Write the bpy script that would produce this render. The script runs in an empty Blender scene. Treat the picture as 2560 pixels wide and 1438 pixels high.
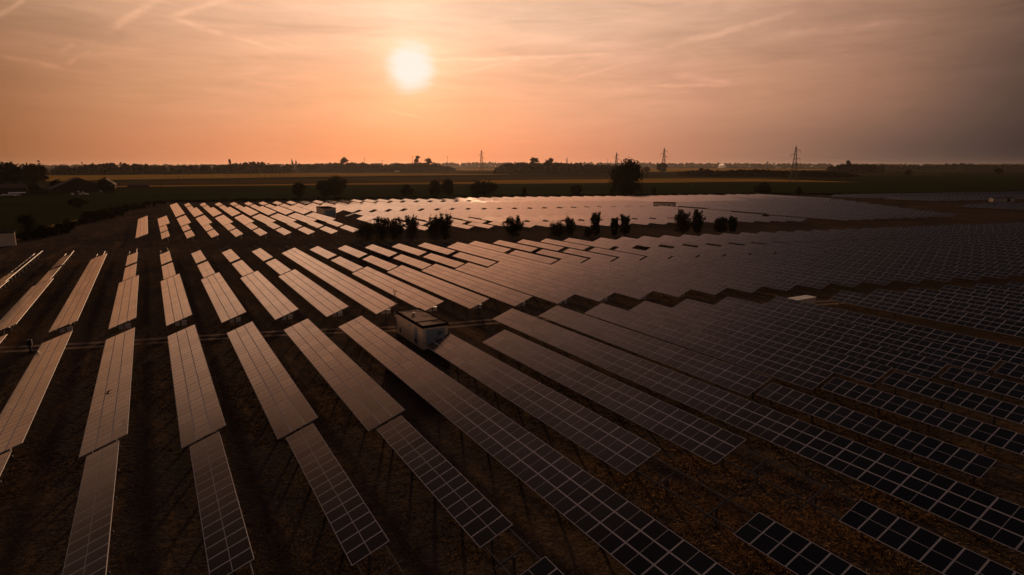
import bpy, bmesh, math, random
from mathutils import Vector, Matrix
random.seed(7)
R = math.radians
SC = bpy.context.scene
COL = SC.collection

# ------------------------------------------------------------------ camera
# world axes: x = across the panel rows (to the north), y = along the rows (to the west), z = up
FPX, PITCH, YAW, CAMZ = 1562.9, R(11.0), R(29.89), 19.33
cam_data = bpy.data.cameras.new("camera")
cam = bpy.data.objects.new("camera", cam_data)
COL.objects.link(cam)
cam_data.sensor_width = 36.0
cam_data.lens = 36.0 * FPX / 2560.0
cam_data.clip_start = 0.5
cam_data.clip_end = 30000
cam.location = (0, 0, CAMZ)
cam.rotation_euler = (math.pi / 2 - PITCH, 0, -YAW)
SC.camera = cam


def ray(px, py):
    X, U, D = (px - 1280) / FPX, -(py - 719) / FPX, 1.0
    c, s = math.cos(PITCH), math.sin(PITCH)
    Y, Z = D * c + U * s, -D * s + U * c
    c, s = math.cos(YAW), math.sin(YAW)
    return Vector((X * c + Y * s, -X * s + Y * c, Z))


def at(px, py, z=0.0):
    """point of the world at height z seen at a pixel of the 2560 wide photograph"""
    d = ray(px, py)
    return Vector((0, 0, CAMZ)) + d * ((z - CAMZ) / d.z)


def at_dist(px, py, dist):
    d = ray(px, py)
    return Vector((0, 0, CAMZ)) + d * (dist / math.hypot(d.x, d.y))


def to_px(p):
    x, y, z = p[0], p[1], p[2] - CAMZ
    c, s = math.cos(YAW), math.sin(YAW)
    X, Y = x * c - y * s, x * s + y * c
    c, s = math.cos(PITCH), math.sin(PITCH)
    D, U = Y * c - z * s, Y * s + z * c
    if D < 1:
        return None
    return 1280 + FPX * X / D, 719 - FPX * U / D


# ------------------------------------------------------------------ light and sky
SUN_DIR = ray(1027, 168).normalized()
SUN_EL = math.asin(SUN_DIR.z)
SUN_AZ = math.atan2(SUN_DIR.x, SUN_DIR.y)          # clockwise from +y
SUN_STRENGTH = 2.6
SKY_STRENGTH = 1.0
NISHITA_PART = 0.05

SC.view_settings.view_transform = 'Standard'
SC.view_settings.look = 'None'
SC.view_settings.exposure = 0.0
SC.view_settings.gamma = 1.0
SC.view_settings.use_curve_mapping = False

sun_data = bpy.data.lights.new("sun", 'SUN')
sun_data.energy = SUN_STRENGTH
sun_data.angle = R(2.2)          # seen through thin cloud: soft edged shadows
sun_data.color = (1.0, 0.60, 0.34)
sun = bpy.data.objects.new("sun", sun_data)
COL.objects.link(sun)
LAMP_EL, LAMP_AZ = SUN_EL - R(1.0), SUN_AZ + R(1.9)      # lamp moved off the visible disc to keep sun glint off the panels
LAMP_DIR = Vector((math.sin(LAMP_AZ) * math.cos(LAMP_EL), math.cos(LAMP_AZ) * math.cos(LAMP_EL), math.sin(LAMP_EL)))
sun.rotation_euler = LAMP_DIR.to_track_quat('Z', 'Y').to_euler()
sun.location = (0, 0, 120)


def lin(c):
    o = []
    for v in c[:3]:
        v = v / 255.0
        o.append(v / 12.92 if v <= 0.04045 else ((v + 0.055) / 1.055) ** 2.4)
    return (o[0], o[1], o[2], 1.0)


class NT:
    def __init__(self, tree):
        self.t = tree

    def n(self, typ, **kw):
        nd = self.t.nodes.new(typ)
        for k, v in kw.items():
            setattr(nd, k, v)
        return nd

    def link(self, a, b):
        self.t.links.new(a, b)

    def math(self, op, a, b=None, c=None, clamp=False):
        nd = self.n('ShaderNodeMath', operation=op)
        nd.use_clamp = clamp
        for i, v in enumerate((a, b, c)):
            if v is None:
                continue
            if isinstance(v, (int, float)):
                nd.inputs[i].default_value = v
            else:
                self.link(v, nd.inputs[i])
        return nd.outputs[0]

    def maprange(self, v, a, b, c=0.0, d=1.0, smooth=True):
        nd = self.n('ShaderNodeMapRange')
        nd.interpolation_type = 'SMOOTHSTEP' if smooth else 'LINEAR'
        self.link(v, nd.inputs[0])
        for i, x in enumerate((a, b, c, d)):
            nd.inputs[i + 1].default_value = x
        return nd.outputs[0]

    def mix(self, f, a, b, mode='MIX'):
        nd = self.n('ShaderNodeMix', data_type='RGBA', blend_type=mode)
        for i, v in ((0, f), (6, a), (7, b)):
            if isinstance(v, (int, float)):
                nd.inputs[i].default_value = v
            elif isinstance(v, (tuple, list)):
                nd.inputs[i].default_value = v if len(v) == 4 else (*v, 1)
            else:
                self.link(v, nd.inputs[i])
        return nd.outputs[2]

    def ramp(self, f, stops):
        nd = self.n('ShaderNodeValToRGB')
        e = nd.color_ramp.elements
        while len(e) < len(stops):
            e.new(0.5)
        for i, (p, c) in enumerate(stops):
            e[i].position = p
            e[i].color = c
        self.link(f, nd.inputs[0])
        return nd.outputs[0]

    def noise(self, vec, scale, detail=4, rough=0.55, dist=0.0):
        nd = self.n('ShaderNodeTexNoise')
        nd.inputs['Scale'].default_value = scale
        nd.inputs['Detail'].default_value = detail
        nd.inputs['Roughness'].default_value = rough
        nd.inputs['Distortion'].default_value = dist
        if vec is not None:
            self.link(vec, nd.inputs['Vector'])
        return nd.outputs[0]


def build_world():
    w = bpy.data.worlds.new("World")
    SC.world = w
    w.use_nodes = True
    w.node_tree.nodes.clear()
    t = NT(w.node_tree)
    tc = t.n('ShaderNodeTexCoord')
    sep = t.n('ShaderNodeSeparateXYZ')
    t.link(tc.outputs['Generated'], sep.inputs[0])
    x, y, z = sep.outputs
    el = t.math('MULTIPLY', t.math('ARCSINE', z), 180 / math.pi)
    # azimuth measured from the sun, in degrees, positive to the right
    ca, sa = math.cos(SUN_AZ), math.sin(SUN_AZ)
    along = t.math('ADD', t.math('MULTIPLY', x, sa), t.math('MULTIPLY', y, ca))
    side = t.math('SUBTRACT', t.math('MULTIPLY', x, ca), t.math('MULTIPLY', y, sa))
    az = t.math('MULTIPLY', t.math('ARCTAN2', side, along), 180 / math.pi)
    comb = t.n('ShaderNodeCombineXYZ')
    t.link(az, comb.inputs[0])
    t.link(el, comb.inputs[1])
    sky_uv = comb.outputs[0]

    def stretched(sx, sy, rot=0.0, off=0.0):
        m = t.n('ShaderNodeMapping')
        m.inputs['Scale'].default_value = (sx, sy, 1)
        m.inputs['Rotation'].default_value = (0, 0, rot)
        m.inputs['Location'].default_value = (off, off * 0.7, off)
        t.link(sky_uv, m.inputs['Vector'])
        return m.outputs[0]

    f = t.math('ADD', t.math('MULTIPLY', az, 1 / 360), 0.5)

    def stops(lst):
        return [((a / 360) + 0.5, lin(c)) for a, c in lst]

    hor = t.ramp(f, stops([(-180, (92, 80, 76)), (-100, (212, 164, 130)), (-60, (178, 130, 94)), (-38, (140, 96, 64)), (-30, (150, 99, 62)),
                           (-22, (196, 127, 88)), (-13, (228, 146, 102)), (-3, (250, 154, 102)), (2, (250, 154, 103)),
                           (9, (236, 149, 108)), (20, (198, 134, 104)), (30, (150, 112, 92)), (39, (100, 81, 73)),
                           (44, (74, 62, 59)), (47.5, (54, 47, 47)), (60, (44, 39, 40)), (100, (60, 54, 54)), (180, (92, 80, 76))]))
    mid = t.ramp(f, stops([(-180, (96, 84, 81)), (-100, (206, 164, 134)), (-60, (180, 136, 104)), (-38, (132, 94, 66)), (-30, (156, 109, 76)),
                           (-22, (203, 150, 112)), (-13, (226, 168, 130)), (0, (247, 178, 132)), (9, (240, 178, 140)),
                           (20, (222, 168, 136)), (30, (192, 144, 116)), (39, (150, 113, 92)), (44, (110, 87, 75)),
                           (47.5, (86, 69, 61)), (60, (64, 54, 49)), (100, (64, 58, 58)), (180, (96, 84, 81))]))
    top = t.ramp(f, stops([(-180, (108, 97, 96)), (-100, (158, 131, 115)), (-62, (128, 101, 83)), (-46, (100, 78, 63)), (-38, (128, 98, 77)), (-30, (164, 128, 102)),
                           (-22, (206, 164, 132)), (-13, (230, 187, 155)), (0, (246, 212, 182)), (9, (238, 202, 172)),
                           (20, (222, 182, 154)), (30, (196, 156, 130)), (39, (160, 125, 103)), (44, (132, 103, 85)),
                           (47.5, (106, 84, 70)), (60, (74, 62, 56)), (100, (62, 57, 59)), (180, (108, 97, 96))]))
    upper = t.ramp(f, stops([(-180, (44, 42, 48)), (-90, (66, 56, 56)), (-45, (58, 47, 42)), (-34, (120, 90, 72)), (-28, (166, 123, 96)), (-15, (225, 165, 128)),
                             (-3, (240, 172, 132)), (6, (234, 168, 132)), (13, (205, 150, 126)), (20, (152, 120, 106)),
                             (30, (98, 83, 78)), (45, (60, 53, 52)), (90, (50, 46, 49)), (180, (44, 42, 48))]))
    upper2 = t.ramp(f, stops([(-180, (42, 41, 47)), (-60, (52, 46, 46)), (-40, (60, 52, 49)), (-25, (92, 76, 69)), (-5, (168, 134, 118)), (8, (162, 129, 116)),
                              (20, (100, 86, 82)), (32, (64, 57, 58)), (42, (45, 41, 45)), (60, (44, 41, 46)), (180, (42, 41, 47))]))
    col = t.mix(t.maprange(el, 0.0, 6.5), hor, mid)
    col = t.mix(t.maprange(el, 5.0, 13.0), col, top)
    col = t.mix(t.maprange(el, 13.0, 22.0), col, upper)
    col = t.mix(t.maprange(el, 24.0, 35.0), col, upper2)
    col = t.mix(t.maprange(el, 36.0, 58.0), col, lin((56, 54, 60)))
    # thin high cloud: long streaks, stronger higher up
    n1 = t.noise(stretched(0.045, 0.42, 0.10), 1.0, 6, 0.62, 0.6)
    n2 = t.noise(stretched(0.13, 0.75, -0.30, 7.3), 1.0, 6, 0.65, 0.9)
    n3 = t.noise(stretched(0.022, 0.16, 0.22, 3.1), 1.0, 4, 0.55, 0.3)
    cl = t.math('ADD', t.math('MULTIPLY', t.math('SUBTRACT', n1, 0.5), 0.72), t.math('MULTIPLY', t.math('SUBTRACT', n2, 0.5), 0.46))
    cl = t.math('ADD', cl, t.math('MULTIPLY', t.math('SUBTRACT', n3, 0.5), 0.45))
    cl = t.math('MULTIPLY', cl, t.maprange(el, -0.5, 11.0, 0.16, 1.0))
    cl = t.math('ADD', cl, 1.0)
    col = t.mix(1.0, col, cl, 'MULTIPLY')

    # vapour trails: soft lines across the sky from one direction to another
    def azel(px, py):
        d = ray(px, py).normalized()
        a = math.degrees(math.atan2(d.x * ca - d.y * sa, d.x * sa + d.y * ca))
        return a, math.degrees(math.asin(d.z))
    wob = t.math('MULTIPLY', t.math('SUBTRACT', t.noise(stretched(0.35, 0.35, 0, 2.2), 1.0, 3, 0.6), 0.5), 1.6)
    brk = t.maprange(t.noise(stretched(0.5, 0.5, 0.3, 5.0), 1.0, 4, 0.6), 0.36, 0.62)
    trails = None
    for (p, q, wid, amt) in [((404, -6), (268, 78), 0.42, 0.16), ((590, -8), (420, 44), 0.34, 0.16), ((425, 44), (575, 90), 0.36, 0.14),
                             ((560, 86), (700, 128), 0.22, 0.09), ((185, 108), (152, 134), 0.26, 0.12), ((62, -4), (-10, 44), 0.26, 0.20),
                             ((0, 140), (150, 166), 0.30, 0.14), ((225, 125), (168, 160), 0.26, 0.12), ((1640, 124), (2000, 28), 0.42, 0.13), ((1950, 90), (2360, 45), 0.5, 0.10),
                             ((1085, 150), (1580, 130), 0.20, 0.13), ((1120, 190), (1330, 140), 0.20, 0.08), ((1690, 190), (1830, 205), 0.40, 0.16),
                             ((1640, 214), (1850, 210), 0.26, 0.16), ((1380, 210), (1600, 150), 0.20, 0.07),
                             ((960, 272), (1110, 310), 0.20, 0.10), ((600, 195), (740, 222), 0.16, 0.06)]:
        a0, e0 = azel(*p)
        a1, e1 = azel(*q)
        L = math.hypot(a1 - a0, e1 - e0)
        ux, uy = (a1 - a0) / L, (e1 - e0) / L
        s = t.math('ADD', t.math('MULTIPLY', az, ux), t.math('MULTIPLY', el, uy))
        s = t.math('MULTIPLY', t.math('SUBTRACT', s, a0 * ux + e0 * uy), 1 / L)
        d = t.math('ADD', t.math('MULTIPLY', az, -uy), t.math('MULTIPLY', el, ux))
        d = t.math('SUBTRACT', d, -a0 * uy + e0 * ux)
        d = t.math('ABSOLUTE', t.math('ADD', d, t.math('MULTIPLY', wob, wid)))
        v = t.math('MULTIPLY', t.maprange(d, 0.0, wid, amt * 1.5, 0.0), t.maprange(s, -0.12, 0.15))
        v = t.math('MULTIPLY', v, t.maprange(s, 0.8, 1.12, 1.0, 0.0))
        trails = v if trails is None else t.math('MAXIMUM', trails, v)
    trails = t.math('MULTIPLY', trails, t.math('ADD', t.math('MULTIPLY', brk, 0.6), 0.4))
    col = t.mix(1.0, col, t.math('ADD', trails, 1.0), 'MULTIPLY')
    # sun glow, the veiled sun itself
    dot = t.n('ShaderNodeVectorMath', operation='DOT_PRODUCT')
    t.link(tc.outputs['Generated'], dot.inputs[0])
    dot.inputs[1].default_value = SUN_DIR
    ang = t.math('MULTIPLY', t.math('ARCCOSINE', t.math('MINIMUM', dot.outputs['Value'], 1.0)), 180 / math.pi)
    edge = t.math('MULTIPLY', t.math('SUBTRACT', t.noise(stretched(0.45, 1.6, 0, 1.1), 1.0, 5, 0.65), 0.5), 1.5)
    angn = t.math('ADD', ang, edge)
    halo = t.math('POWER', 2.718, t.math('MULTIPLY', ang, -1 / 2.3))
    col = t.mix(1.0, col, t.mix(halo, (0, 0, 0, 1), (0.46, 0.36, 0.27, 1)), 'ADD')
    halo2 = t.math('POWER', 2.718, t.math('MULTIPLY', ang, -1 / 9.0))
    col = t.mix(1.0, col, t.mix(halo2, (0, 0, 0, 1), (0.09, 0.042, 0.016, 1)), 'ADD')
    col = t.mix(1.0, col, (0.95, 0.875, 0.86, 1), 'MULTIPLY')
    col = t.mix(t.maprange(angn, 0.85, 2.6, 1.0, 0.0), col, lin((246, 231, 224)))
    # below the horizon: dull earth colour
    col = t.mix(t.maprange(el, -2.0, -0.3), lin((40, 30, 26)), col)
    sky = t.n('ShaderNodeTexSky', sky_type='NISHITA')
    sky.sun_disc = False
    sky.sun_elevation = SUN_EL
    sky.sun_rotation = SUN_AZ
    sky.dust_density = 4.0
    bg1 = t.n('ShaderNodeBackground')
    t.link(col, bg1.inputs[0])
    bg1.inputs[1].default_value = SKY_STRENGTH
    bg2 = t.n('ShaderNodeBackground')
    t.link(t.mix(1.0, sky.outputs[0], (1.0, 0.66, 0.48, 1), 'MULTIPLY'), bg2.inputs[0])
    bg2.inputs[1].default_value = NISHITA_PART * 0.05
    add = t.n('ShaderNodeAddShader')
    t.link(bg1.outputs[0], add.inputs[0])
    t.link(bg2.outputs[0], add.inputs[1])
    out = t.n('ShaderNodeOutputWorld')
    t.link(add.outputs[0], out.inputs[0])
    w.cycles.sampling_method = 'MANUAL'
    w.cycles.sample_map_resolution = 1024


build_world()

# ------------------------------------------------------------------ materials
def mat(name, color=(0.5, 0.5, 0.5), rough=0.8, metal=0.0, spec=0.5, noise=None, coord='Object', bump=None, emit=None):
    """noise = list of (scale, amount, second colour) patches"""
    m = bpy.data.materials.new(name)
    m.use_nodes = True
    t = NT(m.node_tree)
    b = m.node_tree.nodes['Principled BSDF']
    b.inputs['Roughness'].default_value = rough
    b.inputs['Metallic'].default_value = metal
    b.inputs['Specular IOR Level'].default_value = spec
    b.inputs['Base Color'].default_value = (*color, 1)
    vec = None
    if noise or bump:
        tc = t.n('ShaderNodeTexCoord')
        vec = tc.outputs[coord]
    if noise:
        c = (*color, 1)
        for i, (sc, lo, hi, c2) in enumerate(noise):
            v = vec
            if isinstance(sc, tuple):
                mp = t.n('ShaderNodeMapping')
                mp.inputs['Scale'].default_value = sc
                mp.inputs['Rotation'].default_value = (0, 0, 0.29 * (i % 2))
                t.link(vec, mp.inputs['Vector'])
                v, s = mp.outputs[0], 1.0
            else:
                s = sc
            c = t.mix(t.maprange(t.noise(v, s, 6, 0.6, 0.3), lo, hi), c, (*c2, 1))
        t.link(c, b.inputs['Base Color'])
    if bump:
        bp = t.n('ShaderNodeBump')
        bp.inputs['Strength'].default_value = bump[1]
        bp.inputs['Distance'].default_value = bump[2] if len(bump) > 2 else 0.1
        t.link(t.noise(vec, bump[0], 6, 0.65), bp.inputs['Height'])
        t.link(bp.outputs[0], b.inputs['Normal'])
    return m


def glass_mat():
    m = bpy.data.materials.new('panel_glass')
    m.use_nodes = True
    t = NT(m.node_tree)
    t.t.nodes.remove(m.node_tree.nodes['Principled BSDF'])
    g = t.n('ShaderNodeNewGeometry')
    oi = t.n('ShaderNodeObjectInfo')
    r2 = t.math('FRACT', t.math('ADD', g.outputs['Random Per Island'], oi.outputs['Random']))
    c = t.ramp(r2, [(0.0, (0.010, 0.011, 0.014, 1)), (0.6, (0.013, 0.013, 0.016, 1)), (1.0, (0.017, 0.018, 0.024, 1))])
    dif = t.n('ShaderNodeBsdfDiffuse')
    t.link(c, dif.inputs[0])
    gl = t.n('ShaderNodeBsdfGlossy')
    gl.inputs['Roughness'].default_value = 0.16
    gl.inputs['Color'].default_value = (1.0, 0.96, 0.93, 1)
    lw = t.n('ShaderNodeLayerWeight')
    lw.inputs['Blend'].default_value = 0.5
    f = t.ramp(lw.outputs['Facing'], [(p, (v, v, v, 1)) for p, v in ((0.0, 0.022), (0.3, 0.028), (0.5, 0.076), (0.54, 0.118), (0.61, 0.18), (0.645, 0.27), (0.69, 0.43), (0.81, 0.82), (0.87, 0.87), (0.95, 0.93), (1.0, 0.95))])
    f = t.math('MULTIPLY', f, t.maprange(r2, 0, 1, 0.90, 1.04, False))
    mx = t.n('ShaderNodeMixShader')
    t.link(f, mx.inputs[0])
    t.link(dif.outputs[0], mx.inputs[1])
    t.link(gl.outputs[0], mx.inputs[2])
    t.link(mx.outputs[0], m.node_tree.nodes['Material Output'].inputs[0])
    return m


M = {}
M['glass'] = glass_mat()
M['alu'] = mat('aluminium_frame', (0.74, 0.69, 0.66), 0.5, 0.0, 0.5)
M['strip'] = mat('cell_gap', (0.50, 0.47, 0.45), 0.5, 0.0, 0.5)
M['steel'] = mat('galvanised_steel', (0.13, 0.125, 0.12), 0.6, 0.2, 0.4, noise=[(3.0, 0.4, 0.7, (0.09, 0.087, 0.084))])
M['grass_dry'] = mat('dry_grass', (0.074, 0.056, 0.044), 1.0, 0, 0.0, coord='Object',
                     noise=[(0.035, 0.40, 0.66, (0.046, 0.038, 0.034)), ((0.9, 0.11, 0.5), 0.50, 0.74, (0.130, 0.086, 0.050)),
                            (0.9, 0.50, 0.75, (0.036, 0.031, 0.029)), ((0.22, 0.05, 1), 0.52, 0.72, (0.135, 0.086, 0.048)),
                            (5.0, 0.52, 0.72, (0.030, 0.026, 0.025))], bump=(2.2, 1.0, 0.25))
M['field_green'] = mat('green_crop', (0.030, 0.036, 0.014), 1.0, 0, 0.0,
                       noise=[(0.01, 0.4, 0.65, (0.024, 0.028, 0.012)), ((0.02, 0.3, 1), 0.5, 0.8, (0.040, 0.042, 0.016))])
M['field_wheat'] = mat('ripe_wheat', (0.42, 0.24, 0.055), 1.0, 0, 0.0,
                       noise=[(0.012, 0.45, 0.7, (0.30, 0.17, 0.045)), ((0.03, 0.5, 1), 0.5, 0.8, (0.36, 0.22, 0.06))])
M['field_brown'] = mat('stubble', (0.085, 0.055, 0.026), 1.0, 0, 0.0,
                       noise=[(0.012, 0.4, 0.65, (0.06, 0.042, 0.02)), ((0.02, 0.3, 1), 0.5, 0.8, (0.10, 0.07, 0.03))])
M['plain'] = mat('farmland', (0.040, 0.036, 0.017), 1.0, 0, 0.0,
                 noise=[(0.004, 0.4, 0.6, (0.028, 0.028, 0.014)), (0.0016, 0.5, 0.7, (0.07, 0.05, 0.022))])
M['gravel'] = mat('gravel', (0.30, 0.22, 0.165), 1.0, 0, 0.0, noise=[(6.0, 0.4, 0.65, (0.19, 0.14, 0.10)), (0.4, 0.48, 0.68, (0.11, 0.078, 0.054))], bump=(12.0, 0.8, 0.05))
M['straw_path'] = mat('trodden_straw', (0.26, 0.16, 0.075), 1.0, 0, 0.0, noise=[(0.5, 0.4, 0.65, (0.12, 0.075, 0.04)), (3.0, 0.45, 0.7, (0.18, 0.11, 0.055))], bump=(6, 1.0, 0.1))
M['asphalt'] = mat('asphalt', (0.07, 0.062, 0.055), 0.9, 0, 0.3, noise=[(0.2, 0.4, 0.7, (0.05, 0.045, 0.04))])
M['render'] = mat('beige_concrete', (0.88, 0.69, 0.49), 0.9, 0, 0.25, noise=[(1.3, 0.45, 0.75, (0.77, 0.60, 0.43)), ((3.0, 3.0, 0.25), 0.58, 0.8, (0.60, 0.46, 0.33))], bump=(14, 0.25, 0.02))
M['roof_felt'] = mat('roofing_felt', (0.50, 0.38, 0.29), 1.0, 0, 0.0, noise=[(0.42, 0.47, 0.60, (0.17, 0.125, 0.10)), (3.0, 0.5, 0.8, (0.56, 0.43, 0.33))], bump=(9, 0.3, 0.02))
M['trim'] = mat('dark_trim', (0.030, 0.025, 0.022), 0.95, 0, 0.0)
M['door'] = mat('blue_grey_steel', (0.34, 0.37, 0.40), 0.6, 0.0, 0.3, noise=[(2.5, 0.5, 0.8, (0.27, 0.295, 0.32))])
M['door_dark'] = mat('louvre_shadow', (0.05, 0.06, 0.07), 0.7)
M['white'] = mat('white_paint', (0.72, 0.70, 0.67), 0.7, noise=[(1.5, 0.45, 0.8, (0.60, 0.57, 0.53))])
M['dark'] = mat('dark_metal', (0.025, 0.023, 0.022), 0.6)
M['bark'] = mat('bark', (0.045, 0.033, 0.024), 1.0, 0, 0.1, noise=[(2.0, 0.4, 0.7, (0.028, 0.02, 0.015))])
M['brick'] = mat('brick_red', (0.10, 0.052, 0.040), 1.0, 0, 0.0, noise=[(1.2, 0.4, 0.7, (0.07, 0.040, 0.032))])
M['tiles'] = mat('clay_tiles', (0.12, 0.065, 0.045), 0.95, noise=[(0.7, 0.4, 0.7, (0.07, 0.042, 0.032))])
M['plaster'] = mat('pale_plaster', (0.42, 0.36, 0.29), 0.95, noise=[(0.5, 0.4, 0.7, (0.32, 0.27, 0.22))])
M['lattice'] = mat('pylon_steel', (0.030, 0.028, 0.027), 0.8, 0.0, 0.1)
M['water'] = mat('water_spray', (0.75, 0.66, 0.58), 1.0)


def leaf_mat(name, c1, c2):
    m = bpy.data.materials.new(name)
    m.use_nodes = True
    t = NT(m.node_tree)
    t.t.nodes.remove(m.node_tree.nodes['Principled BSDF'])
    g = t.n('ShaderNodeNewGeometry')
    c = t.mix(g.outputs['Random Per Island'], (*c1, 1), (*c2, 1))
    d = t.n('ShaderNodeBsdfDiffuse')
    tr = t.n('ShaderNodeBsdfTranslucent')
    t.link(c, d.inputs[0])
    t.link(t.mix(1.0, c, (1.0, 0.85, 0.45, 1), 'MULTIPLY'), tr.inputs[0])
    mx = t.n('ShaderNodeMixShader')
    mx.inputs[0].default_value = 0.25
    t.link(d.outputs[0], mx.inputs[1])
    t.link(tr.outputs[0], mx.inputs[2])
    t.link(mx.outputs[0], m.node_tree.nodes['Material Output'].inputs[0])
    return m


M['leaf'] = leaf_mat('leaves', (0.020, 0.023, 0.010), (0.048, 0.046, 0.018))
M['leaf_dark'] = leaf_mat('dark_leaves', (0.014, 0.016, 0.008), (0.032, 0.031, 0.013))
M['leaf_far'] = leaf_mat('distant_leaves', (0.022, 0.022, 0.012), (0.042, 0.036, 0.018))

# ------------------------------------------------------------------ helpers
class MB:
    """collects faces and links them as one mesh"""

    def __init__(self):
        self.v, self.f, self.m = [], [], []

    def quad(self, a, b, c, d, mi=0):
        n = len(self.v)
        self.v += [tuple(a), tuple(b), tuple(c), tuple(d)]
        self.f.append((n, n + 1, n + 2, n + 3))
        self.m.append(mi)

    def tri(self, a, b, c, mi=0):
        n = len(self.v)
        self.v += [tuple(a), tuple(b), tuple(c)]
        self.f.append((n, n + 1, n + 2))
        self.m.append(mi)

    def box(self, lo, hi, mi=0, M4=None):
        n = len(self.v)
        x0, y0, z0 = lo
        x1, y1, z1 = hi
        vs = [(x0, y0, z0), (x1, y0, z0), (x1, y1, z0), (x0, y1, z0), (x0, y0, z1), (x1, y0, z1), (x1, y1, z1), (x0, y1, z1)]
        if M4:
            vs = [tuple(M4 @ Vector(p)) for p in vs]
        self.v += vs
        for q in ((0, 3, 2, 1), (4, 5, 6, 7), (0, 1, 5, 4), (1, 2, 6, 5), (2, 3, 7, 6), (3, 0, 4, 7)):
            self.f.append(tuple(n + i for i in q))
            self.m.append(mi)

    def tube(self, pts, rads, seg=6, mi=0):
        n0 = len(self.v)
        k = len(pts)
        for i, p in enumerate(pts):
            p = Vector(p)
            a = Vector(pts[max(i - 1, 0)])
            b = Vector(pts[min(i + 1, k - 1)])
            d = (b - a).normalized()
            s = d.orthogonal().normalized()
            u = d.cross(s)
            for j in range(seg):
                an = 2 * math.pi * j / seg
                self.v.append(tuple(p + (s * math.cos(an) + u * math.sin(an)) * rads[i]))
        for i in range(k - 1):
            for j in range(seg):
                a, b = n0 + i * seg + j, n0 + i * seg + (j + 1) % seg
                self.f.append((a, b, b + seg, a + seg))
                self.m.append(mi)
        self.f.append(tuple(n0 + j for j in range(seg - 1, -1, -1)))
        self.f.append(tuple(n0 + (k - 1) * seg + j for j in range(seg)))
        self.m += [mi, mi]

    def bar(self, a, b, w, mi=0):
        self.tube([a, b], [w, w], 4, mi)

    def mesh(self, name, mats):
        me = bpy.data.meshes.new(name)
        me.from_pydata(self.v, [], self.f)
        for m in (mats if isinstance(mats, list) else [mats]):
            me.materials.append(m)
        if any(self.m):
            me.polygons.foreach_set('material_index', self.m)
        me.update()
        return me

    def build(self, name, mats, parent=None, loc=None):
        return link(name, self.mesh(name, mats), parent, loc)


def link(name, data, parent=None, loc=None):
    o = bpy.data.objects.new(name, data)
    COL.objects.link(o)
    if parent is not None:
        o.parent = parent
    if loc is not None:
        o.location = loc
    return o


def tag(o, label, cat, group=None, kind=None):
    if label:
        o['label'] = label
    if cat:
        o['category'] = cat
    if group:
        o['group'] = group
    if kind:
        o['kind'] = kind
    return o


def thing(name, label, cat, loc=(0, 0, 0), rz=0.0, group=None):
    o = bpy.data.objects.new(name, None)
    COL.objects.link(o)
    o.empty_display_size = 0.5
    o.location = loc
    o.rotation_euler = (0, 0, rz)
    return tag(o, label, cat, group)


def sheet(name, pts, z, m, label=None):
    mb = MB()
    n = len(pts)
    mb.v = [(p[0], p[1], z) for p in pts]
    mb.f = [tuple(range(n))]
    mb.m = [0]
    o = mb.build(name, m)
    o['kind'] = 'structure'
    if label:
        o['label'] = label
    # faces must look up
    if o.data.polygons[0].normal.z < 0:
        o.data.flip_normals()
    return o


def px_sheet(name, pix, z, m, label=None):
    return sheet(name, [at(x, y, z) for x, y in pix], z, m, label)


ORD = ['zeroth', 'first', 'second', 'third', 'fourth', 'fifth', 'sixth', 'seventh', 'eighth', 'ninth', 'tenth', 'eleventh', 'twelfth', 'thirteenth',
       'fourteenth', 'fifteenth', 'sixteenth', 'seventeenth', 'eighteenth', 'nineteenth', 'twentieth']


def ordinal(n):
    if n <= 20:
        return ORD[n]
    tens = {2: 'twenty', 3: 'thirty', 4: 'forty', 5: 'fifty', 6: 'sixty'}[n // 10]
    return tens + '-' + ORD[n % 10] if n % 10 else tens[:-1] + 'ieth'


# ------------------------------------------------------------------ ground, fields, tracks
def ground():
    mb = MB()
    rings = [0, 60, 140, 260, 420, 700, 1200, 2200, 4500, 9000, 16000]
    seg = 48
    mb.v.append((0, 0, -0.05))
    for r in rings[1:]:
        for j in range(seg):
            a = 2 * math.pi * j / seg
            mb.v.append((r * math.cos(a), r * math.sin(a), -0.05))
    for j in range(seg):
        mb.f.append((0, 1 + j, 1 + (j + 1) % seg))
    for i in range(len(rings) - 2):
        for j in range(seg):
            a, b = 1 + i * seg + j, 1 + i * seg + (j + 1) % seg
            mb.f.append((a, a + seg, b + seg, b))
    mb.m = [0] * len(mb.f)
    o = mb.build('ground', M['plain'])
    o['kind'] = 'structure'


ground()
# the grassy ground under the arrays, slightly uneven
def site_ground():
    poly_far = [at(-400, 560), at(0, 560), at(210, 540), at(420, 508), at(700, 500), at(1000, 496), at(1300, 490), at(1900, 485), at(2560, 478), at(2900, 478)]
    mb = MB()
    nx, ny = 90, 110
    # grid in fan from below camera
    left = [(-70, -25), (-60, 200)]
    pts = []
    for i in range(nx + 1):
        f = i / nx * (len(poly_far) - 1)
        k = min(int(f), len(poly_far) - 2)
        far = poly_far[k].lerp(poly_far[k + 1], f - k)
        near = Vector((-90 + 190 * i / nx, -30, 0))
        for j in range(ny + 1):
            p = near.lerp(far, (j / ny) ** 1.7)
            h = 0.0
            pts.append((p.x, p.y, -0.04 + h))
    mb.v = pts
    for i in range(nx):
        for j in range(ny):
            a = i * (ny + 1) + j
            mb.f.append((a, a + ny + 1, a + ny + 2, a + 1))
    mb.m = [0] * len(mb.f)
    o = mb.build('grassland', M['grass_dry'])
    o['kind'] = 'structure'
    o['label'] = 'dry brown grass of the solar field between the panel rows'


site_ground()


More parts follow.
